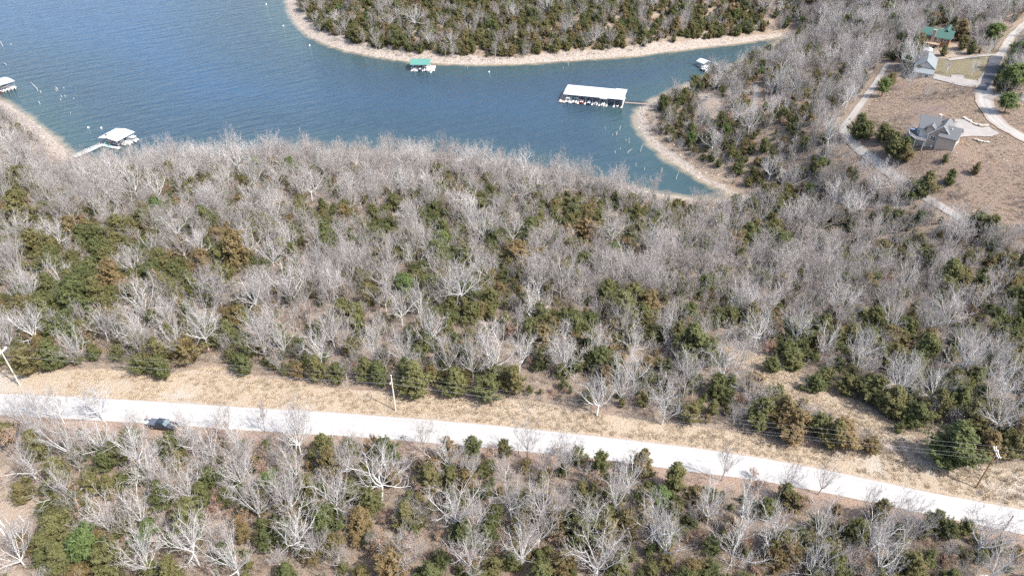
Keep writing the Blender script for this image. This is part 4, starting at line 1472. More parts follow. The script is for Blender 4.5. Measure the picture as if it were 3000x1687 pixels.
lane('asphalt_strip', asph, np.interp(np.linspace(0, 1, 50), [0, 0.1, 0.5, 0.8, 1], [5.0, 5.6, 5.0, 3.6, 4.4]), M['asphalt'], 'dark patched asphalt stretch of the house drive', lift=0.36, n=50)
patch('concrete_drive', PATCHES[0], M['concrete'], 'pale concrete drive in front of the grey roofed house', 0.25)
patch('garage_apron', PATCHES[1], M['concrete'], 'pale concrete apron sweeping round to the garage of the tan house', 0.25)
patch('log_house_patio', PATCHES[2], M['concrete'], 'pale paved patio below the log house deck', 0.25)


# ------------------------------------------------------------------ houses
def gable_walls(x0, x1, y0, y1, zb, ze, zr, axis):
    q = MB()
    if axis == 'x':
        ym = (y0 + y1) / 2
        v = [(x0, y0, zb), (x0, y1, zb), (x0, y1, ze), (x0, ym, zr), (x0, y0, ze), (x1, y0, zb), (x1, y1, zb), (x1, y1, ze), (x1, ym, zr), (x1, y0, ze)]
    else:
        xm = (x0 + x1) / 2
        v = [(x1, y0, zb), (x0, y0, zb), (x0, y0, ze), (xm, y0, zr), (x1, y0, ze), (x1, y1, zb), (x0, y1, zb), (x0, y1, ze), (xm, y1, zr), (x1, y1, ze)]
    q.add(v, [(0, 1, 2, 3, 4), (9, 8, 7, 6, 5), (0, 4, 9, 5), (1, 6, 7, 2), (2, 7, 8, 3), (4, 3, 8, 9), (0, 5, 6, 1)])
    return q


def gable_roof(x0, x1, y0, y1, ze, zr, axis, oh=0.45, th=0.2):
    q = MB()
    if axis == 'x':
        m_ = (y0 + y1) / 2
        half = (y1 - y0) / 2
        sl = (zr - ze) / half
        for s in (-1, 1):
            ye = m_ + s * (half + oh)
            zz = ze - sl * oh
            lo = [(x0 - oh, ye, zz + 0.03), (x1 + oh, ye, zz + 0.03), (x1 + oh, m_, zr + 0.03), (x0 - oh, m_, zr + 0.03)]
            hi = [(a, b_, c + th) for a, b_, c in lo]
            q.add(lo + hi, [(0, 3, 2, 1), (4, 5, 6, 7), (0, 1, 5, 4), (1, 2, 6, 5), (2, 3, 7, 6), (3, 0, 4, 7)])
    else:
        m_ = (x0 + x1) / 2
        half = (x1 - x0) / 2
        sl = (zr - ze) / half
        for s in (-1, 1):
            xe = m_ + s * (half + oh)
            zz = ze - sl * oh
            lo = [(xe, y0 - oh, zz + 0.03), (xe, y1 + oh, zz + 0.03), (m_, y1 + oh, zr + 0.03), (m_, y0 - oh, zr + 0.03)]
            hi = [(a, b_, c + th) for a, b_, c in lo]
            q.add(lo + hi, [(0, 3, 2, 1), (4, 5, 6, 7), (0, 1, 5, 4), (1, 2, 6, 5), (2, 3, 7, 6), (3, 0, 4, 7)])
    return q


def window(parent, p, w, h, ang, nx=1, ny=1):
    """p = centre on the wall in the parent's space; ang = heading of the outward normal about z"""
    Mx = Matrix.Translation(Vector(p)) @ Matrix.Rotation(ang, 4, 'Z')
    f = MB()
    t = 0.12
    f.box(-0.02, 0.07, -w / 2 - t, -w / 2, -h / 2 - t, h / 2 + t, 0, Mx).box(-0.02, 0.07, w / 2, w / 2 + t, -h / 2 - t, h / 2 + t, 0, Mx)
    f.box(-0.02, 0.07, -w / 2, w / 2, h / 2, h / 2 + t, 0, Mx).box(-0.02, 0.07, -w / 2, w / 2, -h / 2 - t, -h / 2, 0, Mx)
    for k in range(1, nx):
        f.box(-0.01, 0.06, -w / 2 + w * k / nx - 0.04, -w / 2 + w * k / nx + 0.04, -h / 2, h / 2, 0, Mx)
    for k in range(1, ny):
        f.box(-0.01, 0.055, -w / 2, w / 2, -h / 2 + h * k / ny - 0.04, -h / 2 + h * k / ny + 0.04, 0, Mx)
    o = f.build('window', M['trim'], parent)
    for i in range(nx):
        for j in range(ny):
            MB().box(0.0, 0.03, -w / 2 + w * i / nx, -w / 2 + w * (i + 1) / nx, -h / 2 + h * j / ny, -h / 2 + h * (j + 1) / ny, 0, Mx).build('pane', M['glass'], o)
    return o


def rail(parent, pts, z, mat, h=1.0, name='railing', step=1.3):
    q = MB()
    for a, b_ in zip(pts, pts[1:]):
        a, b_ = Vector((*a, z)), Vector((*b_, z))
        n = max(1, int((b_ - a).length / step))
        for k in range(n + 1):
            p = a.lerp(b_, k / n)
            q.box(p.x - .05, p.x + .05, p.y - .05, p.y + .05, z, z + h)
        for zz in (0.35, 0.68, h):
            q.tube([a + Vector((0, 0, zz)), b_ + Vector((0, 0, zz))], 0.05, 4)
    return q.build(name, mat, parent)


# --- tan house
hx, hy = 168.5, 254.8
hz0 = -17.0
TH = empty('tan_house', (hx, hy, hz0), R(-38))
tag(TH, 'tan two storey house with grey shingle gables and a railed lake deck', 'house')
# garage wing
gw = gable_walls(-6.4, 0, 0, 8.6, -2.5, 6.0, 8.9, 'x').build('garage_wall', M['tan'], TH)
gable_roof(-6.1, 0, 0, 8.6, 6.0, 8.9, 'x').build('garage_roof', M['shingle'], TH)
# near gable wing
gable_walls(-10.1, -1.7, 1.5, 10.5, -5, 5.4, 9.6, 'y').build('gable_wall', M['tan'], TH)
gable_roof(-10.1, -1.7, 1.5, 10.5, 5.4, 9.6, 'y', 0.5).build('gable_roof', M['shingle'], TH)
# white barge boards and corner boards
q = MB()
xm, z0, z1 = -5.9, 5.4, 9.6
sl = (z1 - z0) / 4.2
for s in (-1, 1):
    a, b_ = Vector((xm + s * 4.7, 0.93, z0 - sl * 0.55)), Vector((xm, 0.93, z1))
    q.add([(a.x, 0.96, a.z - .12), (b_.x, 0.96, b_.z - .12), (b_.x, 0.96, b_.z + .26), (a.x, 0.96, a.z + .26), (a.x, 1.02, a.z - .12), (b_.x, 1.02, b_.z - .12), (b_.x, 1.02, b_.z + .26), (a.x, 1.02, a.z + .26)],
          [(0, 1, 2, 3), (7, 6, 5, 4), (0, 4, 5, 1), (3, 2, 6, 7), (0, 3, 7, 4), (1, 5, 6, 2)])
q.build('barge_board', M['trim'], TH)
MB().box(-10.18, -9.95, 1.42, 1.6, -5, 5.3).build('corner_board', M['trim'], TH)
MB().box(-0.12, 0.1, -0.09, 0.1, -2.5, 5.6).build('corner_board', M['trim'], TH)
MB().tube([(-6.55, 1.38, 5.6), (-6.55, 1.38, -2)], 0.07, 6).build('downpipe', M['trim'], TH)
window(TH, (-8.1, 1.5, 3.8), 1.7, 1.5, R(-90), 2, 2)
MB().tube([(-7.6, 1.3, 0.3), (-7.6, 1.28, 1.0)], [0.35, 0.35], 8).build('meter_box', M['white'], TH)
window(TH, (0, 3.0, 2.6), 1.2, 1.1, 0, 1, 1)
d = MB().box(-0.02, 0.08, 4.9, 7.9, 0.2, 2.9)
d.build('garage_door', M['trim'], TH)
# lake block with a pointed glass prow
gable_walls(-13.2, -8.0, 2.2, 11.4, -2.5, 6.6, 10.0, 'x').build('lake_wall', M['tan2'], TH)
pr = MB()
pr.add([(-13.2, 2.2, -2.5), (-15.2, 6.8, -2.5), (-13.2, 11.4, -2.5), (-13.2, 2.2, 6.6), (-15.2, 6.8, 10.0), (-13.2, 11.4, 6.6), (-13.2, 6.8, 10.0)], [(0, 3, 4, 1), (1, 4, 5, 2), (3, 6, 4), (4, 6, 5), (0, 1, 2)])
pr.build('prow_wall', M['tan2'], TH)
rq = MB()
for s in (-1, 1):
    ye = 6.8 + s * 5.1
    zz = 6.6 - 3.4 / 4.6 * 0.5
    lo = [(-13.9, ye, zz), (-7.6, ye, zz), (-7.6, 6.8, 10.04), (-15.9, 6.8, 10.04)]
    hi = [(a, b_, c + 0.2) for a, b_, c in lo]
    rq.add(lo + hi, [(0, 3, 2, 1), (4, 5, 6, 7), (0, 1, 5, 4), (1, 2, 6, 5), (2, 3, 7, 6), (3, 0, 4, 7)])
rq.build('lake_roof', M['shingle'], TH)
# small dormer on the lake roof
gable_walls(-11.2, -8.6, 1.2, 4.6, 5.4, 7.6, 8.6, 'y').build('dormer_wall', M['tan'], TH)
gable_roof(-11.2, -8.6, 1.2, 4.6, 7.6, 8.6, 'y', 0.3).build('dormer_roof', M['shingle'], TH)
# tall windows on the near prow face
e = Vector((-2.0, 4.6, 0)).normalized()
nrm = math.atan2(-2.0, -4.6)
nang = math.atan2(-e.x, e.y)
for k, (t, zc, h) in enumerate([(0.9, 4.2, 1.7), (0.9, 6.2, 1.1), (2.5, 4.2, 1.7), (2.5, 6.9, 1.9), (4.1, 4.2, 1.7), (4.1, 7.6, 2.2)]):
    p = Vector((-13.2, 2.2, zc)) + e * t
    window(TH, p, 0.95, h, math.atan2(e.x, -e.y), 1, 1)
MB().box(-9.6, -8.7, 7.6, 8.6, 8.0, 11.1).build('chimney', M['tan2'], TH)
MB().tube([(-3.0, 3.0, 8.0), (-3.0, 3.0, 8.9)], 0.12, 8).build('roof_vent', M['trim'], TH)
# deck on posts
outl = [(-17.9, 4.9), (-16.8, 1.4), (-13.4, -1.5), (-10.0, -1.2), (-10.0, 2.1), (-13.0, 2.1), (-15.0, 6.8), (-14.6, 9.5), (-17.6, 9.5)]
dk = MB().prism(outl, 2.75, 3.0).build('deck', M['dark_deck'], TH)
rail(TH, [(-17.5, 9.4), (-17.8, 4.9), (-16.7, 1.5), (-13.4, -1.4), (-10.1, -1.1)], 3.0, M['trim'], 1.05)
for x, y in [(-17.6, 9.3), (-17.7, 4.9), (-16.6, 1.6), (-13.4, -1.3), (-10.3, -1.0)]:
    MB().box(x - .1, x + .1, y - .1, y + .1, -3.5, 2.75).build('deck_post', M['trim'], TH)
MB().tube([(-16.6, 6.0, 3.0), (-16.6, 6.0, 3.7), (-16.6, 6.0, 3.75)], [0.1, 0.1, 0.9], 12).build('deck_table', M['white'], TH)
dish = MB().tube([(-15.2, 9.8, 3.0), (-15.2, 9.8, 5.2)], 0.05, 5)
dish.tube([(-15.2, 9.8, 5.2), (-15.4, 9.6, 5.35), (-15.5, 9.5, 5.4)], [0.1, 0.35, 0.5], 10)
dish.build('satellite_dish', M['white'], TH)

# --- log house
LH = empty('log_house', (206.4, 371.2, -14.3), R(-35))
tag(LH, 'red brown log house with green roof and stone chimney among trees', 'house')
gable_walls(0.5, 13.2, 0.6, 10.2, -4, 5.4, 8.0, 'x').build('log_wall', M['log'], LH)
gable_roof(0.3, 13.4, 0.4, 10.4, 5.4, 8.0, 'x', 0.6).build('roof', M['green_roof2'], LH)
gable_walls(7.6, 12.8, 4.6, 13.8, -4, 5.8, 8.5, 'y').build('cross_wall', M['log'], LH)
gable_roof(7.6, 12.8, 4.6, 13.8, 5.8, 8.5, 'y', 0.6).build('cross_roof', M['green_roof2'], LH)
ch = MB().box(4.8, 6.3, -0.5, 0.65, -1.0, 8.6)
cho = ch.build('chimney', M['stone_red'], LH)
MB().box(4.7, 6.4, -0.6, 0.75, 8.6, 8.8).build('chimney_cap', M['concrete'], cho)
MB().box(0.2, 9.6, -2.6, 0.55, 2.4, 2.65).build('deck', M['wood_pale'], LH)
rail(LH, [(0.3, 0.4), (0.3, -2.5), (9.5, -2.5), (9.5, 0.4)], 2.65, M['wood_pale'], 1.0)
for x in (0.4, 3.4, 6.5, 9.4):
    MB().box(x - .13, x + .13, -2.5, -2.25, -4.0, 2.4).build('deck_post', M['wood_pale'], LH)
for x in (2.0, 8.2, 11.2):
    window(LH, (x, 0.6, 4.2), 1.3, 1.3, R(-90), 2, 1)
for x in (2.6, 7.6):
    window(LH, (x, 0.6, 0.6), 1.9, 1.9, R(-90), 2, 1)
window(LH, (13.2, 5.4, 4.4), 1.3, 1.3, 0, 2, 1)

# --- grey roofed house
GHH = empty('grey_roofed_house', (192.8, 334.4, -16.0), R(62))
tag(GHH, 'pale house with long blue grey roof beside the concrete drive', 'house')
gable_walls(0.4, 15.5, -4.1, 4.1, -2.5, 3.6, 6.6, 'x').build('wall', M['tan2'], GHH)
gable_roof(0.4, 15.5, -4.1, 4.1, 3.6, 6.6, 'x', 0.6).build('roof', M['shingle2'], GHH)
q = MB()
lo = [(-3.4, -4.3, 1.9), (-3.4, 4.3, 1.9), (0.3, 4.3, 3.3), (0.3, -4.3, 3.3)]
q.add(lo + [(a_, b_, c_ + .18) for a_, b_, c_ in lo], [(0, 1, 2, 3), (7, 6, 5, 4), (0, 4, 5, 1), (1, 5, 6, 2), (2, 6, 7, 3), (3, 7, 4, 0)])
q.build('front_shed_roof', M['shingle2'], GHH)
MB().box(-3.1, 0.4, -3.9, 3.9, -3, 1.85).build('front_wall', M['tan2'], GHH)
gable_walls(12.0, 18.5, 5.0, 10.5, -3.0, 2.2, 3.8, 'y').build('shed_wall', M['tan2'], GHH)
gable_roof(12.0, 18.5, 5.0, 10.5, 2.2, 3.8, 'y', 0.4).build('shed_roof', M['shingle2'], GHH)
window(GHH, (-3.1, -1.6, 0.9), 1.3, 1.1, R(180), 2, 1)
MB().box(-3.2, -3.05, 0.4, 1.5, -0.4, 1.6).build('door', M['stone_red'], GHH)
for x in (4.0, 8.5, 13.0):
    window(GHH, (x, -4.1, 1.7), 1.4, 1.3, R(-90), 2, 1)

# white canopy between the two houses
p, _ = G26([(2331, 137)])
CN = empty('canopy_tent', tuple(p[0]), R(-30))
tag(CN, 'bright white canopy tent standing between log house and grey roof', 'canopy')
q = MB()
for a in range(4):
    x, y = (1.9 if a in (0, 3) else -1.9), (1.9 if a < 2 else -1.9)
    MB().tube([(x, y, -0.3), (x, y, 2.4)], 0.06, 5).build('leg', M['steel'], CN)
q.add([(-2.1, -2.1, 2.4), (2.1, -2.1, 2.4), (2.1, 2.1, 2.4), (-2.1, 2.1, 2.4), (0, 0, 3.7)], [(0, 1, 4), (1, 2, 4), (2, 3, 4), (3, 0, 4), (3, 2, 1, 0)])
q.build('fabric_top', M['white'], CN)


# ------------------------------------------------------------------ boats
def hull_mb(L, W, H, bow=0.35, mi=0):
    """planing hull, bow towards +x, transom at x=0"""
    q = MB()
    st = [(0.0, 1.0, 0.0), (0.5, 1.0, 0.0), (1 - bow, 0.94, 0.03), (1 - bow * 0.45, 0.62, 0.10), (1 - bow * 0.12, 0.2, 0.22), (1.0, 0.02, 0.3)]
    for t, w, rise in st:
        x, hw = t * L, W / 2 * w
        q.v += [(x, -hw, H * (1 + rise * 0.4)), (x, -hw * 0.85, H * 0.35 + rise * H), (x, 0, rise * H * 1.6), (x, hw * 0.85, H * 0.35 + rise * H), (x, hw, H * (1 + rise * 0.4))]
    n = len(st)
    for i in range(n - 1):
        for k in range(4):
            a = i * 5 + k
            q.f.append((a, a + 1, a + 6, a + 5)); q.mi.append(mi)
        q.f.append((i * 5 + 4, i * 5, i * 5 + 5, i * 5 + 9)); q.mi.append(mi)
    q.f.append((4, 3, 2, 1, 0)); q.mi.append(mi)
    return q


def outboard(parent, x, y, z):
    q = MB().box(x - 0.55, x - 0.05, y - 0.2, y + 0.2, z + 0.35, z + 0.95).box(x - 0.35, x - 0.1, y - 0.09, y + 0.09, z - 0.6, z + 0.35)
    q.build('outboard_motor', M['black'], parent)


def runabout(loc, rot, label, hull, L=5.6, cover=None, group='boats in the dock slips'):
    r = empty('motor_boat', loc, rot)
    tag(r, label, 'boat', group)
    hull_mb(L, 2.2, 0.9).build('hull', M[hull], r)
    MB().prism([(0.3, -0.8), (L * 0.62, -0.8), (L * 0.62, 0.8), (0.3, 0.8)], 0.96, 1.0).build('cockpit_floor', M['canvas'], r)
    for y in (-0.45, 0.45):
        s = MB().box(L * 0.4, L * 0.48, y - .25, y + .25, 1.0, 1.25).box(L * 0.38, L * 0.4, y - .25, y + .25, 1.0, 1.6)
        s.build('seat', M['white'], r)
    MB().box(0.35, 0.85, -0.75, 0.75, 1.0, 1.3).build('bench_seat', M['white'], r)
    w = MB()
    w.add([(L * .60, -.85, 1.0), (L * .68, 0, 1.0), (L * .60, .85, 1.0), (L * .55, -.75, 1.45), (L * .61, 0, 1.5), (L * .55, .75, 1.45)], [(0, 1, 4, 3), (1, 2, 5, 4), (3, 4, 1, 0), (4, 5, 2, 1)])
    w.build('windshield', M['glass'], r)
    if cover:
        c = MB()
        c.add([(0.1, -1.0, 1.0), (L * .8, -.7, 1.1), (L * .8, .7, 1.1), (0.1, 1.0, 1.0), (0.4, 0, 1.6), (L * .6, 0, 1.75)], [(0, 1, 5, 4), (1, 2, 5), (2, 3, 4, 5), (3, 0, 4)])
        c.build('boat_cover', M[cover], r)
    outboard(r, 0, 0, 0.4)
    return r


def pontoon(loc, rot, label, side='white', top=None, L=7.0, group='boats in the dock slips'):
    r = empty('pontoon_boat', loc, rot)
    tag(r, label, 'pontoon boat', group)
    for y in (-0.85, 0.85):
        MB().tube([(0, y, 0.12), (L * 0.86, y, 0.12), (L * 0.97, y, 0.3), (L, y, 0.42)], [0.32, 0.32, 0.2, 0.05], 8).build('pontoon', M['steel'], r)
    MB().box(0, L * 0.97, -1.25, 1.25, 0.48, 0.58).build('deck', M['pad'], r)
    f = MB()
    for a, b_, c, d_ in ((0.4, L * .9, -1.22, -1.17), (0.4, L * .9, 1.17, 1.22)):
        f.box(a, b_, c, d_, 0.58, 1.2)
    f.box(L * .87, L * .9, -1.17, 1.17, 0.58, 1.2)
    f.build('fence_panel', M[side], r)
    for x0, x1, y0, y1 in ((0.6, 2.4, -1.1, -0.55), (0.6, 2.4, 0.55, 1.1), (L * .62, L * .85, -1.1, -0.5), (L * .62, L * .85, 0.5, 1.1)):
        MB().box(x0, x1, y0, y1, 0.58, 1.0).build('seat', M['white'], r)
    MB().box(L * .48, L * .53, 0.1, 0.8, 0.58, 1.35).build('helm', M['canvas'], r)
    if top:
        MB().box(1.2, L * .62, -1.2, 1.2, 2.2, 2.3).build('canopy', M[top], r)
        for x in (1.4, L * .58):
            for y in (-1.15, 1.15):
                MB().tube([(x, y, 1.2), (x, y, 2.2)], 0.03, 4).build('canopy_post', M['steel'], r)
    outboard(r, 0, 0, 0.1)
    return r


def jet_ski(loc, rot, label):
    r = empty('jet_ski', loc, rot)
    tag(r, label, 'jet ski', 'boats in the dock slips')
    hull_mb(2.9, 1.1, 0.55).build('hull', M['white'], r)
    MB().box(0.4, 1.5, -0.2, 0.2, 0.6, 0.95).build('seat', M['black'], r)
    MB().box(1.5, 1.8, -0.3, 0.3, 0.6, 1.1).tube([(1.6, -0.4, 1.15), (1.6, 0.4, 1.15)], 0.04, 5).build('handlebar', M['black'], r)
    return r


# ------------------------------------------------------------------ covered boat docks
def dock(name, label, origin, rotdeg, L, D, roofmat, slips, hroof=4.2, rise=0.7, ridge='x', back=1.8, flen=None, deckmat='pad', oh=0.5, over_front=1.2):
    """deck along the back (y = D) and fingers reaching to y = 0 between the slips; x runs along the open front"""
    r = empty(name, (origin[0], origin[1], LAKE), R(rotdeg))
    tag(r, label, 'boat dock', 'covered boat docks')
    MB().box(0, L, D - back, D, 0.32, 0.5).build('walkway', M[deckmat], r)
    fl = MB().box(0.1, L - 0.1, D - back + 0.1, D - 0.1, -0.4, 0.32)
    fw = 0.95
    for x in slips:
        MB().box(x - fw / 2, x + fw / 2, 0, D - back, 0.32, 0.5).build('finger', M['pad'], r)
        fl.box(x - fw / 2 + .06, x + fw / 2 - .06, 0.06, D - back - 0.1, -0.4, 0.315)
    fl.build('float', M['float'], r)
    for x in slips:
        for y in (over_front, D * 0.55, D - 0.3):
            MB().box(x - .07, x + .07, y - .07, y + .07, 0.5, hroof - 0.05).build('post', M['steel'], r)
    gable_roof(slips[0] - 0.3, slips[-1] + 0.3, over_front - 0.2, D - 0.1, hroof, hroof + rise, ridge, oh, 0.14).build('roof', M[roofmat], r)
    b_ = MB()
    for x in slips:
        b_.box(x - .06, x + .06, over_front, D - 0.2, hroof - 0.2, hroof - 0.02)
    b_.box(slips[0], slips[-1], over_front - .05, over_front + .09, hroof - 0.25, hroof - .2)
    b_.build('roof_frame', M['steel'], r)
    return r


def local(r, x, y, z=0.0):
    Mx = Matrix.Translation(r.location) @ Matrix.Rotation(r.rotation_euler.z, 4, 'Z')
    return tuple(Mx @ Vector((x, y, z)))


# long white dock
S = [3.0, 6.7, 10.6, 14.5, 18.4, 22.3, 26.2, 30.2, 34.4]
BD = dock('boat_dock', 'long white roofed dock of many slips joined to shore by a footbridge', (25.4, 380.6), -14, 34.9, 15.5, 'white_roof', S, 4.3, 0.35, 'x', 2.2, over_front=2.6)
MB().box(0, 2.5, 0, 13.2, 0.33, 0.52).build('side_deck', M['wood'], BD)
MB().box(0.1, 2.4, 0.05, 13.0, -0.4, 0.33).build('side_float', M['float'], BD)
MB().box(34.55, 34.7, 2.6, 14.5, 0.5, 4.25).build('end_panel', M['white_roof'], BD)
MB().box(22.3, 26.2, 1.3, 2.15, 4.05, 4.2).build('awning', M['white_roof'], BD)
MB().box(29.0, 35.4, 11.0, 15.8, 4.72, 4.86).build('raised_roof_sheet', M['white_roof'], BD)
MB().box(0.6, 1.5, 0.5, 1.2, 0.52, 1.3).build('dock_box', M['white'], BD)
for x in (7.0, 10.9):
    MB().box(x - .3, x + .3, 4.0, 4.8, 0.5, 1.2).build('dock_box', M['tealm' if x < 8 else 'white'], BD)
a = BD.rotation_euler.z
def slipb(i): return (S[i] + S[i + 1]) / 2
pontoon(local(BD, slipb(0), 0.6), a + R(90), 'white covered pontoon boat at the west end slip', 'white', 'white')
pontoon(local(BD, slipb(1), 1.0), a + R(90), 'pontoon boat with black outboard in the second slip', 'white', None)
runabout(local(BD, slipb(2), 1.2), a + R(90), 'red brown motor boat deep under the long white roof', 'red')
runabout(local(BD, slipb(3), 0.8), a + R(90), 'navy motor boat with white seats in the middle slip', 'navy')
runabout(local(BD, slipb(4), 1.0), a + R(90), 'covered white motor boat beside the awning', 'white', cover='canvas')
runabout(local(BD, slipb(5), 0.4), a + R(90), 'open white motor boat under the small awning', 'white')
jet_ski(local(BD, slipb(7) - 0.3, 2.0), a + R(90), 'white jet ski in the east end slip of the long dock')
g0, g1 = Vector((*local(BD, 34.9, 12.2)[:2], LAKE + 0.45)), Vector((72.5, 377.8, LAKE + 0.9))
def footbridge(name, label, a_, b_, w, deckm, railm):
    d_ = b_ - a_
    r = empty(name, a_, math.atan2(d_.y, d_.x))
    tag(r, label, 'footbridge')
    L_ = d_.length
    n = max(6, int(L_ / 0.35))
    fr = MB()
    for s in (-1, 1):
        fr.tube([(0, s * w / 2, -0.1), (L_, s * w / 2, d_.z - 0.1)], 0.09, 5)
    fr.build('frame', M['steel'], r)
    pk = mesh_from('plank', *(lambda q: (q.v, q.f))(MB().box(-0.15, 0.15, -w / 2, w / 2, 0, 0.06)), [M[deckm]])
    for k in range(n):
        link('plank', pk, r, ((k + .5) * L_ / n, 0, d_.z * (k + .5) / n))
    for s in (-1, 1):
        q = MB()
        for k in range(int(L_ / 1.5) + 1):
            x = min(L_, k * 1.5)
            q.tube([(x, s * w / 2, d_.z * x / L_), (x, s * w / 2, d_.z * x / L_ + 1.0)], 0.035, 4)
        for h in (0.55, 1.0):
            q.tube([(0, s * w / 2, h), (L_, s * w / 2, d_.z + h)], 0.04, 4)
        q.build('railing', M[railm], r)
    return r


g0 = Vector((*local(BD, 35.0, 9.0)[:2], LAKE + 0.5))
footbridge('footbridge', 'brown plank footbridge from the long white dock to the cove shore', Vector((61.6, 379.8, LAKE + 0.55)), Vector((73.5, 376.6, LAKE + 1.0)), 1.3, 'wood', 'black')

# green dock on the far shore
S2 = [0.4, 3.6, 7.0, 10.8]
GD = dock('boat_dock', 'green roofed dock against the far rocky shore', (-60.4, 426.6), 0, 11.0, 10.8, 'green_roof', S2, 4.0, 1.5, 'x', 1.6, over_front=1.6)
MB().box(10.8, 14.2, 0.2, 9.0, 0.34, 0.56).build('sun_deck', M['pad'], GD)
MB().box(10.9, 14.1, 0.3, 8.9, -0.4, 0.34).build('deck_float', M['float'], GD)
rail(GD, [(11.0, 9.0), (14.1, 9.0)], 0.56, M['wood'], 1.0)
q = MB().tube([(6.2, 6.6, 5.4), (6.2, 6.6, 7.4)], 0.05, 4).tube([(7.0, 6.6, 5.4), (7.0, 6.6, 6.7)], 0.05, 4).box(5.9, 6.5, 6.5, 6.7, 7.0, 7.4)
q.build('aerial', M['steel'], GD)
runabout(local(GD, 2.0, 0.4), R(90), 'white motor boat in the west slip of the green dock', 'white')
runabout(local(GD, 5.3, 1.2), R(90), 'navy motor boat under the green roof', 'navy', 5.2)
pontoon(local(GD, 8.9, 0.6), R(90), 'pontoon boat in the green dock beside the sun deck', 'white', None, 6.2)
jet_ski(local(GD, 12.0, -1.6), R(90), 'white jet ski tied off the sun deck of the green dock')

# white dock with the gangway, slips open to the east
S3 = [0.4, 3.8, 7.2, 10.6]
WD = dock('boat_dock', 'white roofed dock reached by a long railed gangway from the beach', (-190.6, 324.6), 70, 11.0, 11.4, 'white_roof', S3, 3.9, 0.8, 'x', 2.0, over_front=0.6)
MB().box(-1.0, 0.3, 0.0, 11.4, 0.33, 0.55).build('end_walk', M['white'], WD)
MB().box(-0.95, 0.25, 0.05, 11.3, -0.4, 0.33).build('end_float', M['float'], WD)
MB().box(2.0, 3.0, 8.8, 9.6, 4.75, 4.9).build('roof_hatch', M['black'], WD)
MB().box(0.5, 1.6, 8.6, 9.6, 0.5, 1.5).build('storage_bin', M['tealm'], WD)
MB().box(-0.8, -0.2, 5.2, 7.4, 0.55, 0.9).build('kayak_rack', M['tealm'], WD)
MB().box(1.8, 2.4, 6.2, 7.4, 0.5, 1.3).build('storage_bin', M['red'], WD)
pontoon(local(WD, 5.5, -2.2), R(70 + 90), 'pontoon boat half out of the gangway dock, middle slip', 'white', None)
pontoon(local(WD, 9.2, -2.6), R(70 + 90), 'white canopied pontoon boat at the outer slip of the gangway dock', 'white', 'white')
runabout(local(WD, 2.2, 1.8), R(70 + 90), 'covered dark motor boat at the inner slip of the gangway dock', 'navy', cover='canvas')
footbridge('gangway', 'long white railed gangway from the pale beach to the dock', Vector((-207.0, 313.5, LAKE + 1.1)), Vector((-200.6, 327.6, LAKE + 0.6)), 1.7, 'pad', 'trim')

# dock cut by the frame edge
S4 = [0.4, 4.0, 7.6, 11.2, 14.8]
ED = dock('boat_dock', 'pale roofed dock beyond the west beach, cut by the photo edge', (-290.6, 389.0), 57, 15.2, 11.0, 'grey_roof_metal', S4, 3.9, 0.6, 'x', 2.0, over_front=0.8)
pontoon(local(ED, 9.4, -0.6), R(57 + 90), 'canopied pontoon boat in the edge dock', 'white', 'canvas')
pontoon(local(ED, 13.0, -1.2), R(57 + 90), 'open white pontoon boat at the lake end of the edge dock', 'white', None)
runabout(local(ED, 5.8, -0.4), R(57 + 90), 'red brown motor boat in the edge dock', 'red')

# small dock in the far cove
S5 = [0.3, 2.7, 5.1]
CD = dock('boat_dock', 'small white roofed dock half hidden by trees in the far cove', (115.6, 431.4), 35, 5.4, 6.0, 'white_roof', S5, 3.2, 0.9, 'y', 1.4, over_front=0.8)
runabout(local(CD, 1.5, -1.2), R(35 + 90), 'white motor boat nosed into the small cove dock', 'white', 5.0)
runabout((113.4, 428.6, LAKE), R(20), 'navy hulled motor boat moored in front of the small cove dock', 'navy', 5.2)
runabout((115.0, 426.8, LAKE), R(15), 'covered pale motor boat moored by the cove trees', 'white', 5.0, 'canvas')


# ------------------------------------------------------------------ drowned trunks and floats on the lake
stumps = [(1700 + x * .1708, 330 + y * .1708, h, ln) for x, y, h, ln in [(675, 300, 2.2, .2), (550, 395, 1.3, 0), (620, 390, 2.4, .1), (780, 495, 1.6, 0), (832, 525, 3.0, 0), (1033, 670, 4.2, .25), (815, 700, 2.6, .9), (683, 630, 1.0, 0), (594, 695, 1.5, -.1), (950, 915, 1.8, 0),
          (1395, 1015, 2.4, 0), (1097, 985, 1.6, 0), (1645, 1140, 4.0, .2), (425, 275, 0.8, 0)]]
stumps += [(x * .414, y * .414, h, ln) for x, y, h, ln in [(268, 645, 5.5, -.35), (290, 660, 1.6, .1), (398, 645, 2.6, .4), (410, 640, 2.2, -.4), (437, 688, 1.4, 0), (462, 687, 1.2, 0), (430, 712, 1.1, .2), (523, 700, 0.9, 0), (283, 738, 1.9, -.1), (453, 628, 1.0, 0), (20, 330, 4.8, -.3), (45, 462, 1.5, -.6), (80, 320, 1.2, 0), (498, 803, 0.8, 0)]]
stumps += [(1000 + x * .414, y * .414, h, ln) for x, y, h, ln in [(1605, 465, 2.4, 0), (893, 482, 1.0, 0), (1570, 482, 0.8, 0)]]
st_items, st_words, st_objs = [], [], []
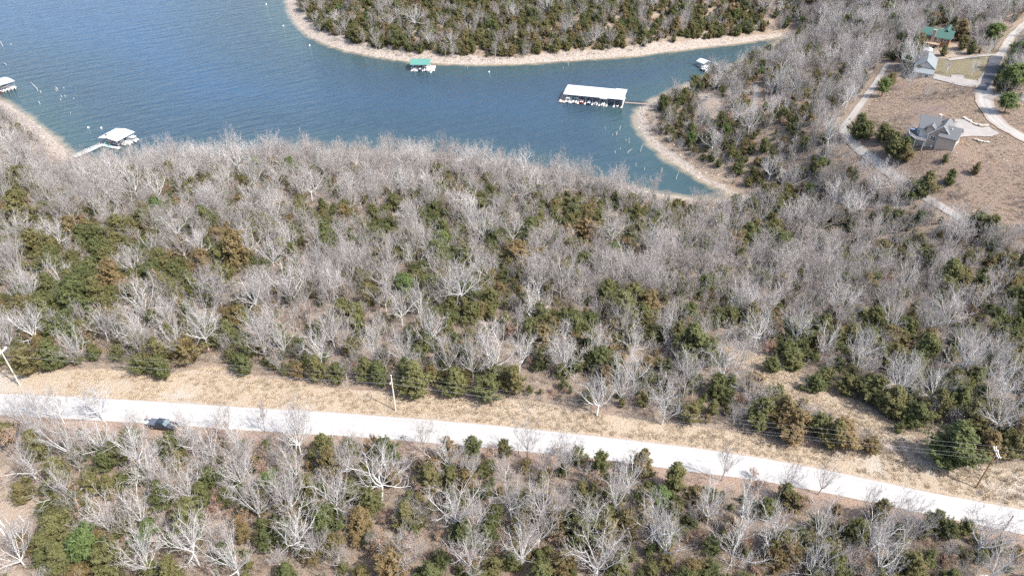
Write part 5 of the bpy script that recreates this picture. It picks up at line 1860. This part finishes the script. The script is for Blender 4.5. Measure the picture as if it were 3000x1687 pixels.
for k, (px, py, h, ln) in enumerate(stumps):
    P_ = at_z(px, py, LAKE)
    r_ = random.Random(k)
    ry = r_.uniform(-.1, .1)
    q = MB().tube([(0, 0, -2), (0.05, 0, h * 0.3), (ln * h * 0.5 + r_.uniform(-.1, .1), ry * h, h * .7), (ln * h * 0.9, ry * h * 1.6, h)], [0.17, 0.14, 0.09, 0.04], 6)
    if h > 1.8:
        q.tube([(ln * h * .35, 0, h * .55), (ln * h * .35 + r_.choice((-.7, .7)), 0.2, h * .75)], [0.05, 0.02], 4)
    o = q.build('drowned_trunk', M['deadwood'], None, (P_[0], P_[1], LAKE))
    st_objs.append(o)
    st_items.append((px / K, py / K))
    st_words.append(('tall ' if h > 2.9 else 'short ' if h < 1.3 else '') + ('leaning ' if abs(ln) > .15 else '') + 'bleached trunk in the water')
for o, lab in zip(st_objs, near_label(st_items, st_words)):
    tag(o, lab, 'dead trunk', 'drowned tree trunks')
for k, (px, py, lab) in enumerate([(297, 376, 'white mooring buoy off the gangway dock'), (259, 375, 'small pale float west of the mooring buoy'), (830, 77, 'white buoy off the cape'), (780, 14, 'tiny white buoy far out on the open lake'), (907, 134, 'white buoy close to the bend of the far shore'), (1433, 212, 'small white float along the far beach east of the green dock')]):
    P_ = at_z(px, py, LAKE)
    q = MB().tube([(0, 0, -0.3), (0, 0, -0.1), (0, 0, 0.25), (0, 0, 0.5), (0, 0, 0.6)], [0.15, 0.42, 0.5, 0.3, 0.08], 10)
    tag(q.build('buoy', M['white'], None, (P_[0], P_[1], LAKE), smooth=True), lab, 'buoy', 'buoys on the lake')


# ------------------------------------------------------------------ pickup truck
def wheel(parent, x, y, r_, w):
    t = MB()
    for s in range(1):
        t.tube([(x, y - w / 2, r_), (x, y - w * .35, r_), (x, y + w * .35, r_), (x, y + w / 2, r_)], [r_ * .9, r_, r_, r_ * .9], 20)
    o = t.build('wheel', M['rubber'], parent, smooth=False)
    sgn = 1 if y > 0 else -1
    MB().tube([(x, y + sgn * (w / 2 - .02), r_), (x, y + sgn * (w / 2 + .015), r_)], [r_ * .62, r_ * .55], 12).build('rim', M['chrome'], o)
    return o


def loft(stations, mat_i=0):
    """stations: (x, [(y, z) ...]) closed rings"""
    q = MB()
    n = len(stations[0][1])
    for x, ring in stations:
        q.v += [(x if len(p) == 2 else p[2], p[0], p[1]) for p in ring]
    for i in range(len(stations) - 1):
        for k in range(n):
            k2 = (k + 1) % n
            q.f.append((i * n + k, (i + 1) * n + k, (i + 1) * n + k2, i * n + k2)); q.mi.append(mat_i)
    q.f.append(tuple(range(n))); q.f.append(tuple(reversed(range((len(stations) - 1) * n, len(stations) * n))))
    q.mi += [mat_i, mat_i]
    return q


def ring(hw, z0, z1, r_=0.12, hw2=None):
    hw2 = hw if hw2 is None else hw2
    return [(-hw + r_, z0), (-hw, z0 + r_), (-hw2, z1 - r_), (-hw2 + r_, z1), (hw2 - r_, z1), (hw2, z1 - r_), (hw, z0 + r_), (hw - r_, z0)]


TK = empty('pickup_truck', (-70.2, 100.75, 0.03), R(-10.2))
tag(TK, 'black crew cab pickup parked at the south edge of the gravel road', 'pickup truck')
loft([(-2.85, ring(0.93, 0.55, 1.16)), (-2.7, ring(0.98, 0.42, 1.2)), (-0.95, ring(0.99, 0.38, 1.2)), (0.0, ring(1.0, 0.38, 1.18)), (1.2, ring(1.0, 0.38, 1.16)), (2.3, ring(0.98, 0.38, 1.12)), (2.75, ring(0.92, 0.45, 1.05)), (2.92, ring(0.84, 0.55, 0.92))]).build('body', M['paint'], TK)
loft([(-0.98, ring(0.9, 1.17, 1.25, 0.03, 0.88)), (-0.85, ring(0.9, 1.15, 1.8, 0.05, 0.74)), (0.35, ring(0.9, 1.15, 1.84, 0.05, 0.74)), (0.62, ring(0.9, 1.15, 1.78, 0.05, 0.72)), (1.35, ring(0.9, 1.12, 1.2, 0.02, 0.86))]).build('cab', M['paint'], TK)
q = MB().add([(0.66, -0.68, 1.775), (0.66, 0.68, 1.775), (1.32, 0.82, 1.225), (1.32, -0.82, 1.225)], [(0, 3, 2, 1)])
q.add([(0.66, -0.68, 1.79), (0.66, 0.68, 1.79), (1.32, 0.82, 1.24), (1.32, -0.82, 1.24)], [(0, 1, 2, 3)])
q.build('windscreen', flat_mat('sky_tinted_glass', (0.10, 0.15, 0.16), 0.06, spec=0.9), TK)
for s in (-1, 1):
    for x0, x1 in ((-0.78, -0.12), (-0.04, 0.62)):
        q = MB()
        y0, y1 = s * 0.895, s * 0.765
        q.add([(x0, y0, 1.22), (x1 + (0.25 if x1 > .3 else 0), y0, 1.22), (x1, y1, 1.72), (x0, y1, 1.72)], [(0, 1, 2, 3) if s < 0 else (3, 2, 1, 0)])
        for i, v in enumerate(list(q.v)):
            q.v[i] = (v[0], v[1] + s * 0.02, v[2])
        q.build('side_window', M['glass'], TK)
MB().box(-0.62, 0.36, -0.5, 0.5, 1.835, 1.86).build('sunroof', M['glass'], TK)
MB().box(-2.7, -1.02, -0.86, 0.86, 1.2, 1.26).build('bed_cover', M['tonneau'], TK)
q = MB()
for x in (-2.28, -1.86, -1.44):
    q.box(x - .03, x + .03, -0.86, 0.86, 1.26, 1.285)
q.build('cover_rib', M['black'], TK)
MB().box(-3.4, -2.87, -0.8, 0.8, 0.72, 0.79).build('tailgate', M['paint'], TK)
for s in (-1, 1):
    wheel(TK, 1.85, s * 0.88, 0.4, 0.27)
    wheel(TK, -1.75, s * 0.88, 0.4, 0.27)
    MB().box(2.72, 2.9, s * 0.7 - .15, s * 0.7 + .15, 0.78, 0.98).build('headlight', M['chrome'], TK)
    MB().box(-2.9, -2.83, s * 0.86 - .07, s * 0.86 + .07, 0.75, 1.1).build('tail_light', M['red'], TK)
    MB().box(0.78, 0.95, s * 1.02 - .12, s * 1.02 + .12, 1.2, 1.38).build('mirror', M['black'], TK)
MB().box(2.86, 2.96, -0.5, 0.5, 0.55, 0.88).build('grille', M['chrome'], TK)
MB().box(1.5, 2.4, -0.42, 0.42, 1.125, 1.165).build('hood_scoop', M['paint'], TK)
cq = MB().box(-0.32, 0.32, -0.2, 0.2, 0, 0.34)
p_ = Matrix.Translation(TK.location) @ Matrix.Rotation(R(-10.2), 4, 'Z') @ Vector((-3.13, -0.3, 0.79))
CL = empty('cool_box', p_, R(75))
tag(CL, 'pale turquoise cool box standing on the open tailgate of the pickup', 'cool box')
cq.build('box_body', flat_mat('pale_turquoise_plastic', (0.35, 0.66, 0.68), 0.5), CL)
MB().box(-0.34, 0.34, -0.22, 0.22, 0.34, 0.42).build('lid', M['white'], CL)

# ------------------------------------------------------------------ person behind the truck
def skin_chain(name, verts, edges, radii, mat, parent, sub=2):
    me_ = bpy.data.meshes.new(name)
    me_.from_pydata(verts, edges, [])
    me_.materials.append(mat)
    o = link(name, me_, parent)
    md = o.modifiers.new('skin', 'SKIN')
    for i, r_ in enumerate(radii):
        rr = r_ if isinstance(r_, tuple) else (r_, r_)
        me_.skin_vertices[0].data[i].radius = rr
    me_.skin_vertices[0].data[0].use_root = True
    s_ = o.modifiers.new('smooth', 'SUBSURF')
    s_.levels = s_.render_levels = sub
    return o


def ball(name, c, r_, mat, parent, sz=(1, 1, 1)):
    bm = bmesh.new()
    bmesh.ops.create_uvsphere(bm, u_segments=14, v_segments=10, radius=r_)
    for v in bm.verts:
        v.co = Vector((v.co.x * sz[0], v.co.y * sz[1], v.co.z * sz[2])) + Vector(c)
    me_ = bpy.data.meshes.new(name)
    bm.to_mesh(me_)
    bm.free()
    me_.materials.append(mat)
    me_.polygons.foreach_set('use_smooth', np.ones(len(me_.polygons), dtype=bool))
    return link(name, me_, parent)


PR = empty('person', (-73.75, 102.25, 0.05), R(-35))
tag(PR, 'person in grey top and pale trousers standing behind the pickup', 'person')
# facing +x: pelvis, spine, neck, head, arms held forward over a controller, legs
V_ = [(0, 0, .95), (0, 0, 1.15), (.01, 0, 1.38), (.03, 0, 1.5), (.05, 0, 1.62),
      (0, .19, 1.42), (.03, .25, 1.14), (.25, .14, 1.05), (.33, .1, 1.06),
      (0, -.19, 1.42), (.03, -.25, 1.14), (.25, -.14, 1.05), (.33, -.1, 1.06),
      (0, .1, .9), (.02, .11, .5), (-.01, .12, .09), (.14, .13, .05),
      (0, -.1, .9), (.03, -.11, .5), (0, -.12, .09), (.15, -.13, .05)]
E_ = [(0, 1), (1, 2), (2, 3), (3, 4), (2, 5), (5, 6), (6, 7), (7, 8), (2, 9), (9, 10), (10, 11), (11, 12), (0, 13), (13, 14), (14, 15), (15, 16), (0, 17), (17, 18), (18, 19), (19, 20)]
R_ = [(.15, .11), (.15, .1), (.17, .11), (.06, .06), (.07, .07), .065, .05, .04, .035, .065, .05, .04, .035, .085, .06, .045, .04, .085, .06, .045, .04]
skin_chain('body', V_, E_, R_, M['skin'], PR)
skin_chain('shirt', [(0, 0, .95), (0, 0, 1.15), (.01, 0, 1.39), (.01, 0, 1.44), (0, .19, 1.42), (.03, .25, 1.14), (.2, .17, 1.07), (0, -.19, 1.42), (.03, -.25, 1.14), (.2, -.17, 1.07)], [(0, 1), (1, 2), (2, 3), (2, 4), (4, 5), (5, 6), (2, 7), (7, 8), (8, 9)],
           [(.175, .13), (.17, .12), (.185, .125), (.09, .09), .085, .07, .055, .085, .07, .055], M['grey_cloth'], PR)
skin_chain('trousers', [(0, 0, .98), (0, .1, .88), (.02, .11, .5), (-.01, .12, .1), (0, -.1, .88), (.03, -.11, .5), (0, -.12, .1)], [(0, 1), (1, 2), (2, 3), (0, 4), (4, 5), (5, 6)], [(.17, .125), .105, .08, .07, .105, .08, .07], M['pale_denim'], PR)
hd = ball('head', (.06, 0, 1.68), .105, M['skin'], PR, (1.05, .86, 1.2))
ball('nose', (.17, 0, 1.66), .018, M['skin'], hd)
for s in (-1, 1):
    ball('eye', (.15, s * .035, 1.69), .012, M['black'], hd)
    ball('ear', (.05, s * .09, 1.67), .025, M['skin'], hd, (1, .5, 1.2))
    hn = ball('hand', (.36, s * .09, 1.06), .045, M['skin'], PR, (1.1, .6, .8))
    for k in range(4):
        MB().tube([(.38, s * (.085) + (k - 1.5) * .02, 1.07), (.42, s * .075 + (k - 1.5) * .02, 1.06), (.43 - .004 * k, s * .06 + (k - 1.5) * .02, 1.03)], [.009, .009, .007], 5).build('finger', M['skin'], hn)
    MB().tube([(.35, s * .06, 1.08), (.39, s * .04, 1.1)], [.011, .009], 5).build('thumb', M['skin'], hn)
    ball('shoe', (.06, s * .125, .04), .05, M['black'], PR, (2.4, 1, .9))
ball('hair', (.045, 0, 1.72), .108, M['hair'], PR, (1.04, .9, 1.02))
ball('mouth', (.16, 0, 1.615), .012, M['red'], hd, (.6, 1.6, .5))

# ------------------------------------------------------------------ dark buggy in the wood clearing
bz = float(height(np.array([100.6]), np.array([363.2]))[0])
BG = empty('off_road_buggy', (100.6, 363.2, bz + 0.05), R(200))
tag(BG, 'small dark off road buggy parked in a clearing above the cove', 'buggy')
loft([(-1.35, ring(.62, .45, .95)), (-.4, ring(.68, .35, .85)), (.5, ring(.68, .35, .85)), (1.0, ring(.6, .45, 1.0)), (1.45, ring(.48, .5, .8))]).build('body', M['paint'], BG)
MB().box(-.95, .55, -.66, .66, 1.86, 1.93).build('roof', M['paint'], BG)
q = MB()
for s in (-1, 1):
    q.tube([(-1.1, s * .6, .9), (-.9, s * .62, 1.86), (.5, s * .62, 1.86), (1.0, s * .58, .95)], .035, 5)
q.build('roll_cage', M['black'], BG)
for s in (-1, 1):
    MB().box(-.5, 0, s * .3 - .22, s * .3 + .22, .85, 1.0).box(-.6, -.48, s * .3 - .22, s * .3 + .22, .85, 1.5).build('seat', M['canvas'], BG)
    wheel(BG, .98, s * .68, .32, .25)
    wheel(BG, -.95, s * .68, .32, .25)
MB().box(.55, 1.3, -.35, .35, 1.0, 1.06).build('hood', M['white'], BG)

# ------------------------------------------------------------------ utility poles and wires
def cross_pole(base, h, label, arm_len, arm_rot, mat, arms=1, lean=(0, 0), arm_z=0.5):
    r = empty('utility_pole', base)
    tag(r, label, 'utility pole', 'utility poles along the road')
    top = Vector((lean[0], lean[1], h))
    MB().tube([(0, 0, -0.6), (lean[0] * .5, lean[1] * .5, h * .5), top], [0.16, 0.135, 0.095], 8).build('pole_shaft', M[mat], r)
    d_ = Vector((math.cos(arm_rot), math.sin(arm_rot), 0))
    n_ = Vector((-d_.y, d_.x, 0))
    ends = []
    for k in range(arms):
        off = n_ * (0.17 + 0.0 if k == 0 else -0.17)
        c = top + Vector((0, 0, -arm_z)) + off
        q = MB().tube([c - d_ * arm_len / 2, c + d_ * arm_len / 2], 0.085, 4)
        arm = q.build('crossarm', M['pole_grey'], r)
        for t in (-.46, .05, .46) if arms > 1 else (-.46, .46):
            p = c + d_ * arm_len * t
            MB().tube([p + Vector((0, 0, .05)), p + Vector((0, 0, .18)), p + Vector((0, 0, .3))], [.05, .1, .06], 8).build('insulator', M['porcelain'], arm)
            if k == 0:
                ends.append(Vector(base) + p + Vector((0, 0, .3)))
    q = MB().tube([top, top + Vector((0, 0, .3))], [.06, .09], 8)
    q.build('top_insulator', M['porcelain'], r)
    return r, Vector(base) + top + Vector((0, 0, .3)), ends, Vector(base) + Vector((lean[0] * .75, lean[1] * .75, h * .78))


ra = R(-8)
PA = cross_pole((-105.4, 112.6, float(height(np.array([-105.4]), np.array([112.6]))[0])), 11.2, 'pale pole with a tilted crossarm at the west end of the verge', 2.6, R(80), 'pole_grey', 2, arm_z=1.6)
PB = cross_pole((-24.0, 105.3, 0.0), 9.8, 'slim pole with a short crossarm in the middle of the verge', 1.3, R(82), 'pole_grey', 1, arm_z=1.7)
PC = cross_pole((85.8, 85.8, 0.0), 10.2, 'pole with a double crossarm beside the big round cedar', 2.6, R(80), 'pole', 2, arm_z=0.3)
MB_ = MB()
r = empty('utility_pole', (83.1, 74.1, -0.1))
tag(r, 'bare pole without wires on the south side of the road', 'utility pole', 'utility poles along the road')
MB().tube([(0, 0, -0.6), (0, 0, 4), (0, 0, 8.2)], [.14, .12, .1], 8).build('pole_shaft', M['stone_red'], r)
MB().tube([(0, 0, 8.2), (0, 0, 8.26)], [.13, .12], 8).build('pole_cap', M['steel'], r)


def wire(pts, label, sag=0.9, rad=0.0085):
    P_ = []
    for a_, b_ in zip(pts, pts[1:]):
        n = 20
        for k in range(n + (1 if b_ is pts[-1] else 0)):
            t = k / n
            p = a_.lerp(b_, t)
            P_.append(p - Vector((0, 0, sag * 4 * t * (1 - t) * (b_ - a_).length / 110)))
    q = MB().tube(P_, rad, 4)
    tag(q.build('power_wire', M['wire']), label, 'power line', 'power lines along the road')


W0, E0 = Vector((-185, 121, 0)), Vector((185, 68, 0))
def off(p, q_, h): return Vector((q_.x, q_.y, p.z + h))
wire([off(PA[1], W0, 0), PA[1], PB[1], PC[2][2], off(PC[2][2], E0, 0) + Vector((0, 1.2, 0))], 'power wire highest and farthest from the road on the poles')
wire([off(PA[2][0], W0, 0), PA[2][0], PB[2][0], PC[2][0], off(PC[2][0], E0, 0) + Vector((0, -1.2, 0))], 'power wire on the road side ends of the crossarms')
wire([off(PA[2][2], W0, 0), PA[2][2], PB[2][1], PC[2][1], off(PC[2][1], E0, 0)], 'power wire on the middle insulators of the crossarms')
wire([off(PA[3], W0, 0), PA[3], PB[3], PC[3], off(PC[3], E0, 0)], 'lowest wire strung below the crossarms')
gy = Vector((90.5, 84.6, 0.0))
q = MB().tube([Vector(PC[1]) - Vector((0, 0, 1)), gy], 0.015, 4)
tag(q.build('guy_wire', M['wire']), 'single guy wire slanting from the double crossarm pole to the ground', 'guy wire')

# ------------------------------------------------------------------ rocks and logs
def rock_mesh(seed, flat=0.6):
    rg = np.random.default_rng(seed)
    bm = bmesh.new()
    bmesh.ops.create_icosphere(bm, subdivisions=1, radius=0.5)
    for v in bm.verts:
        v.co = v.co * float(0.75 + 0.5 * rg.random())
        v.co.z *= flat
    me_ = bpy.data.meshes.new('boulder')
    bm.to_mesh(me_)
    bm.free()
    me_.materials.append(M['stone'])
    return me_


RM = [rock_mesh(s, 0.55 + 0.1 * (s % 3)) for s in range(5)]
rr = random.Random(5)


def boulder_row(px, n, size, label, gname):
    L_ = resample(lines26(px), n)
    w = empty('boulder_wall', (L_[0][0], L_[0][1], float(height(L_[:1, 0], L_[:1, 1])[0])))
    tag(w, label, 'boulder wall')
    base = Vector(w.location)
    for k, (x, y) in enumerate(L_):
        z = float(height(np.array([x]), np.array([y]))[0])
        s = size * rr.uniform(0.7, 1.3)
        o = link('boulder', RM[k % 5], w, Vector((x + rr.uniform(-.2, .2), y + rr.uniform(-.2, .2), z + 0.25 * s)) - base, (rr.uniform(-.2, .2), rr.uniform(-.2, .2), rr.uniform(0, 6)))
        o.scale = (s * 1.3, s, s)


boulder_row([(2426, 299), (2436, 305), (2450, 313), (2466, 318), (2484, 317)], 18, 1.25, 'curved wall of pale boulders between apron and drive', 'a')
boulder_row([(2448, 352), (2460, 355), (2472, 357), (2486, 360)], 11, 1.1, 'short row of boulders below the garage apron', 'b')
# burn pit logs
for k, (x0, y0, x1, y1, lab) in enumerate([(57, 1511, 72, 1531, 'thin pale log lying in the burn pit'), (0, 1528, 16, 1547, 'thick pale log at the edge of the burn pit'), (2, 1549, 18, 1573, 'long pale log below the thick one at the burn pit'), (28, 1571, 40, 1559, 'short stick lying crosswise in the burn pit')]):
    P_, _ = G([(x0, y0), (x1, y1)])
    a_, b_ = Vector(P_[0]) + Vector((0, 0, .18)), Vector(P_[1]) + Vector((0, 0, .18))
    c_ = (a_ + b_) / 2
    rad = 0.2 if 'thick' in lab else 0.1
    q = MB().tube([a_ - c_, (b_ - a_) * .02, b_ - c_], [rad, rad * .92, rad * .75], 7)
    tag(q.build('log', M['deadwood'], None, c_), lab, 'log', 'logs in the burn pit')
# rubble on the beaches and the bare slope: one scattered mass
rg = np.random.default_rng(91)
n = 26000
x, y = rg.uniform(-300, 240, n), rg.uniform(255, 520, n)
z, d_, dr_ = height(x, y, True)
u, v, dep, vis = frustum(x, y, z, 10, 10)
ok = vis & (d_ > -0.6) & (d_ < 17) & (rg.random(n) < 0.95) & (fbm(x, y, 12, 8) > 0.36)
x2, y2 = rg.uniform(150, 330, 5000), rg.uniform(180, 330, 5000)
z2, d2, _ = height(x2, y2, True)
ok2 = inside(x2, y2, field_poly) & (fbm(x2, y2, 25, 9) > 0.5) & (y2 < 262) & (x2 > 165)
for q_ in ROADS:
    ok2 &= seg_dist(x2, y2, q_[0], closed=False) > q_[1] + 1
X, Y, Z = np.concatenate([x[ok], x2[ok2]]), np.concatenate([y[ok], y2[ok2]]), np.concatenate([z[ok], z2[ok2]])
s = 0.2 + 1.0 * rg.random(len(X)) ** 3
s[ok.sum():] *= 0.42
rocks = []
for k in range(5):
    i = (k + 1) * 37
    o = link('boulder', RM[k], None, (X[i], Y[i], Z[i]))
    o.scale = (1.2, 1.0, 0.8)
    rocks.append(o)
    tag(o, 'pale limestone blocks lying along the shore', kind='stuff')
scatter_object('shore_rubble', np.stack([X, Y, Z + 0.1 * s], 1), np.stack([s * 1.5, s, s * 0.8], 1), np.stack([rg.uniform(-.2, .2, len(X)), rg.uniform(-.2, .2, len(X)), rg.random(len(X)) * 6.28], 1), rg.integers(0, 5, len(X)), [[o] for o in rocks], 'pale limestone rubble along the waterline and on the bare slope')
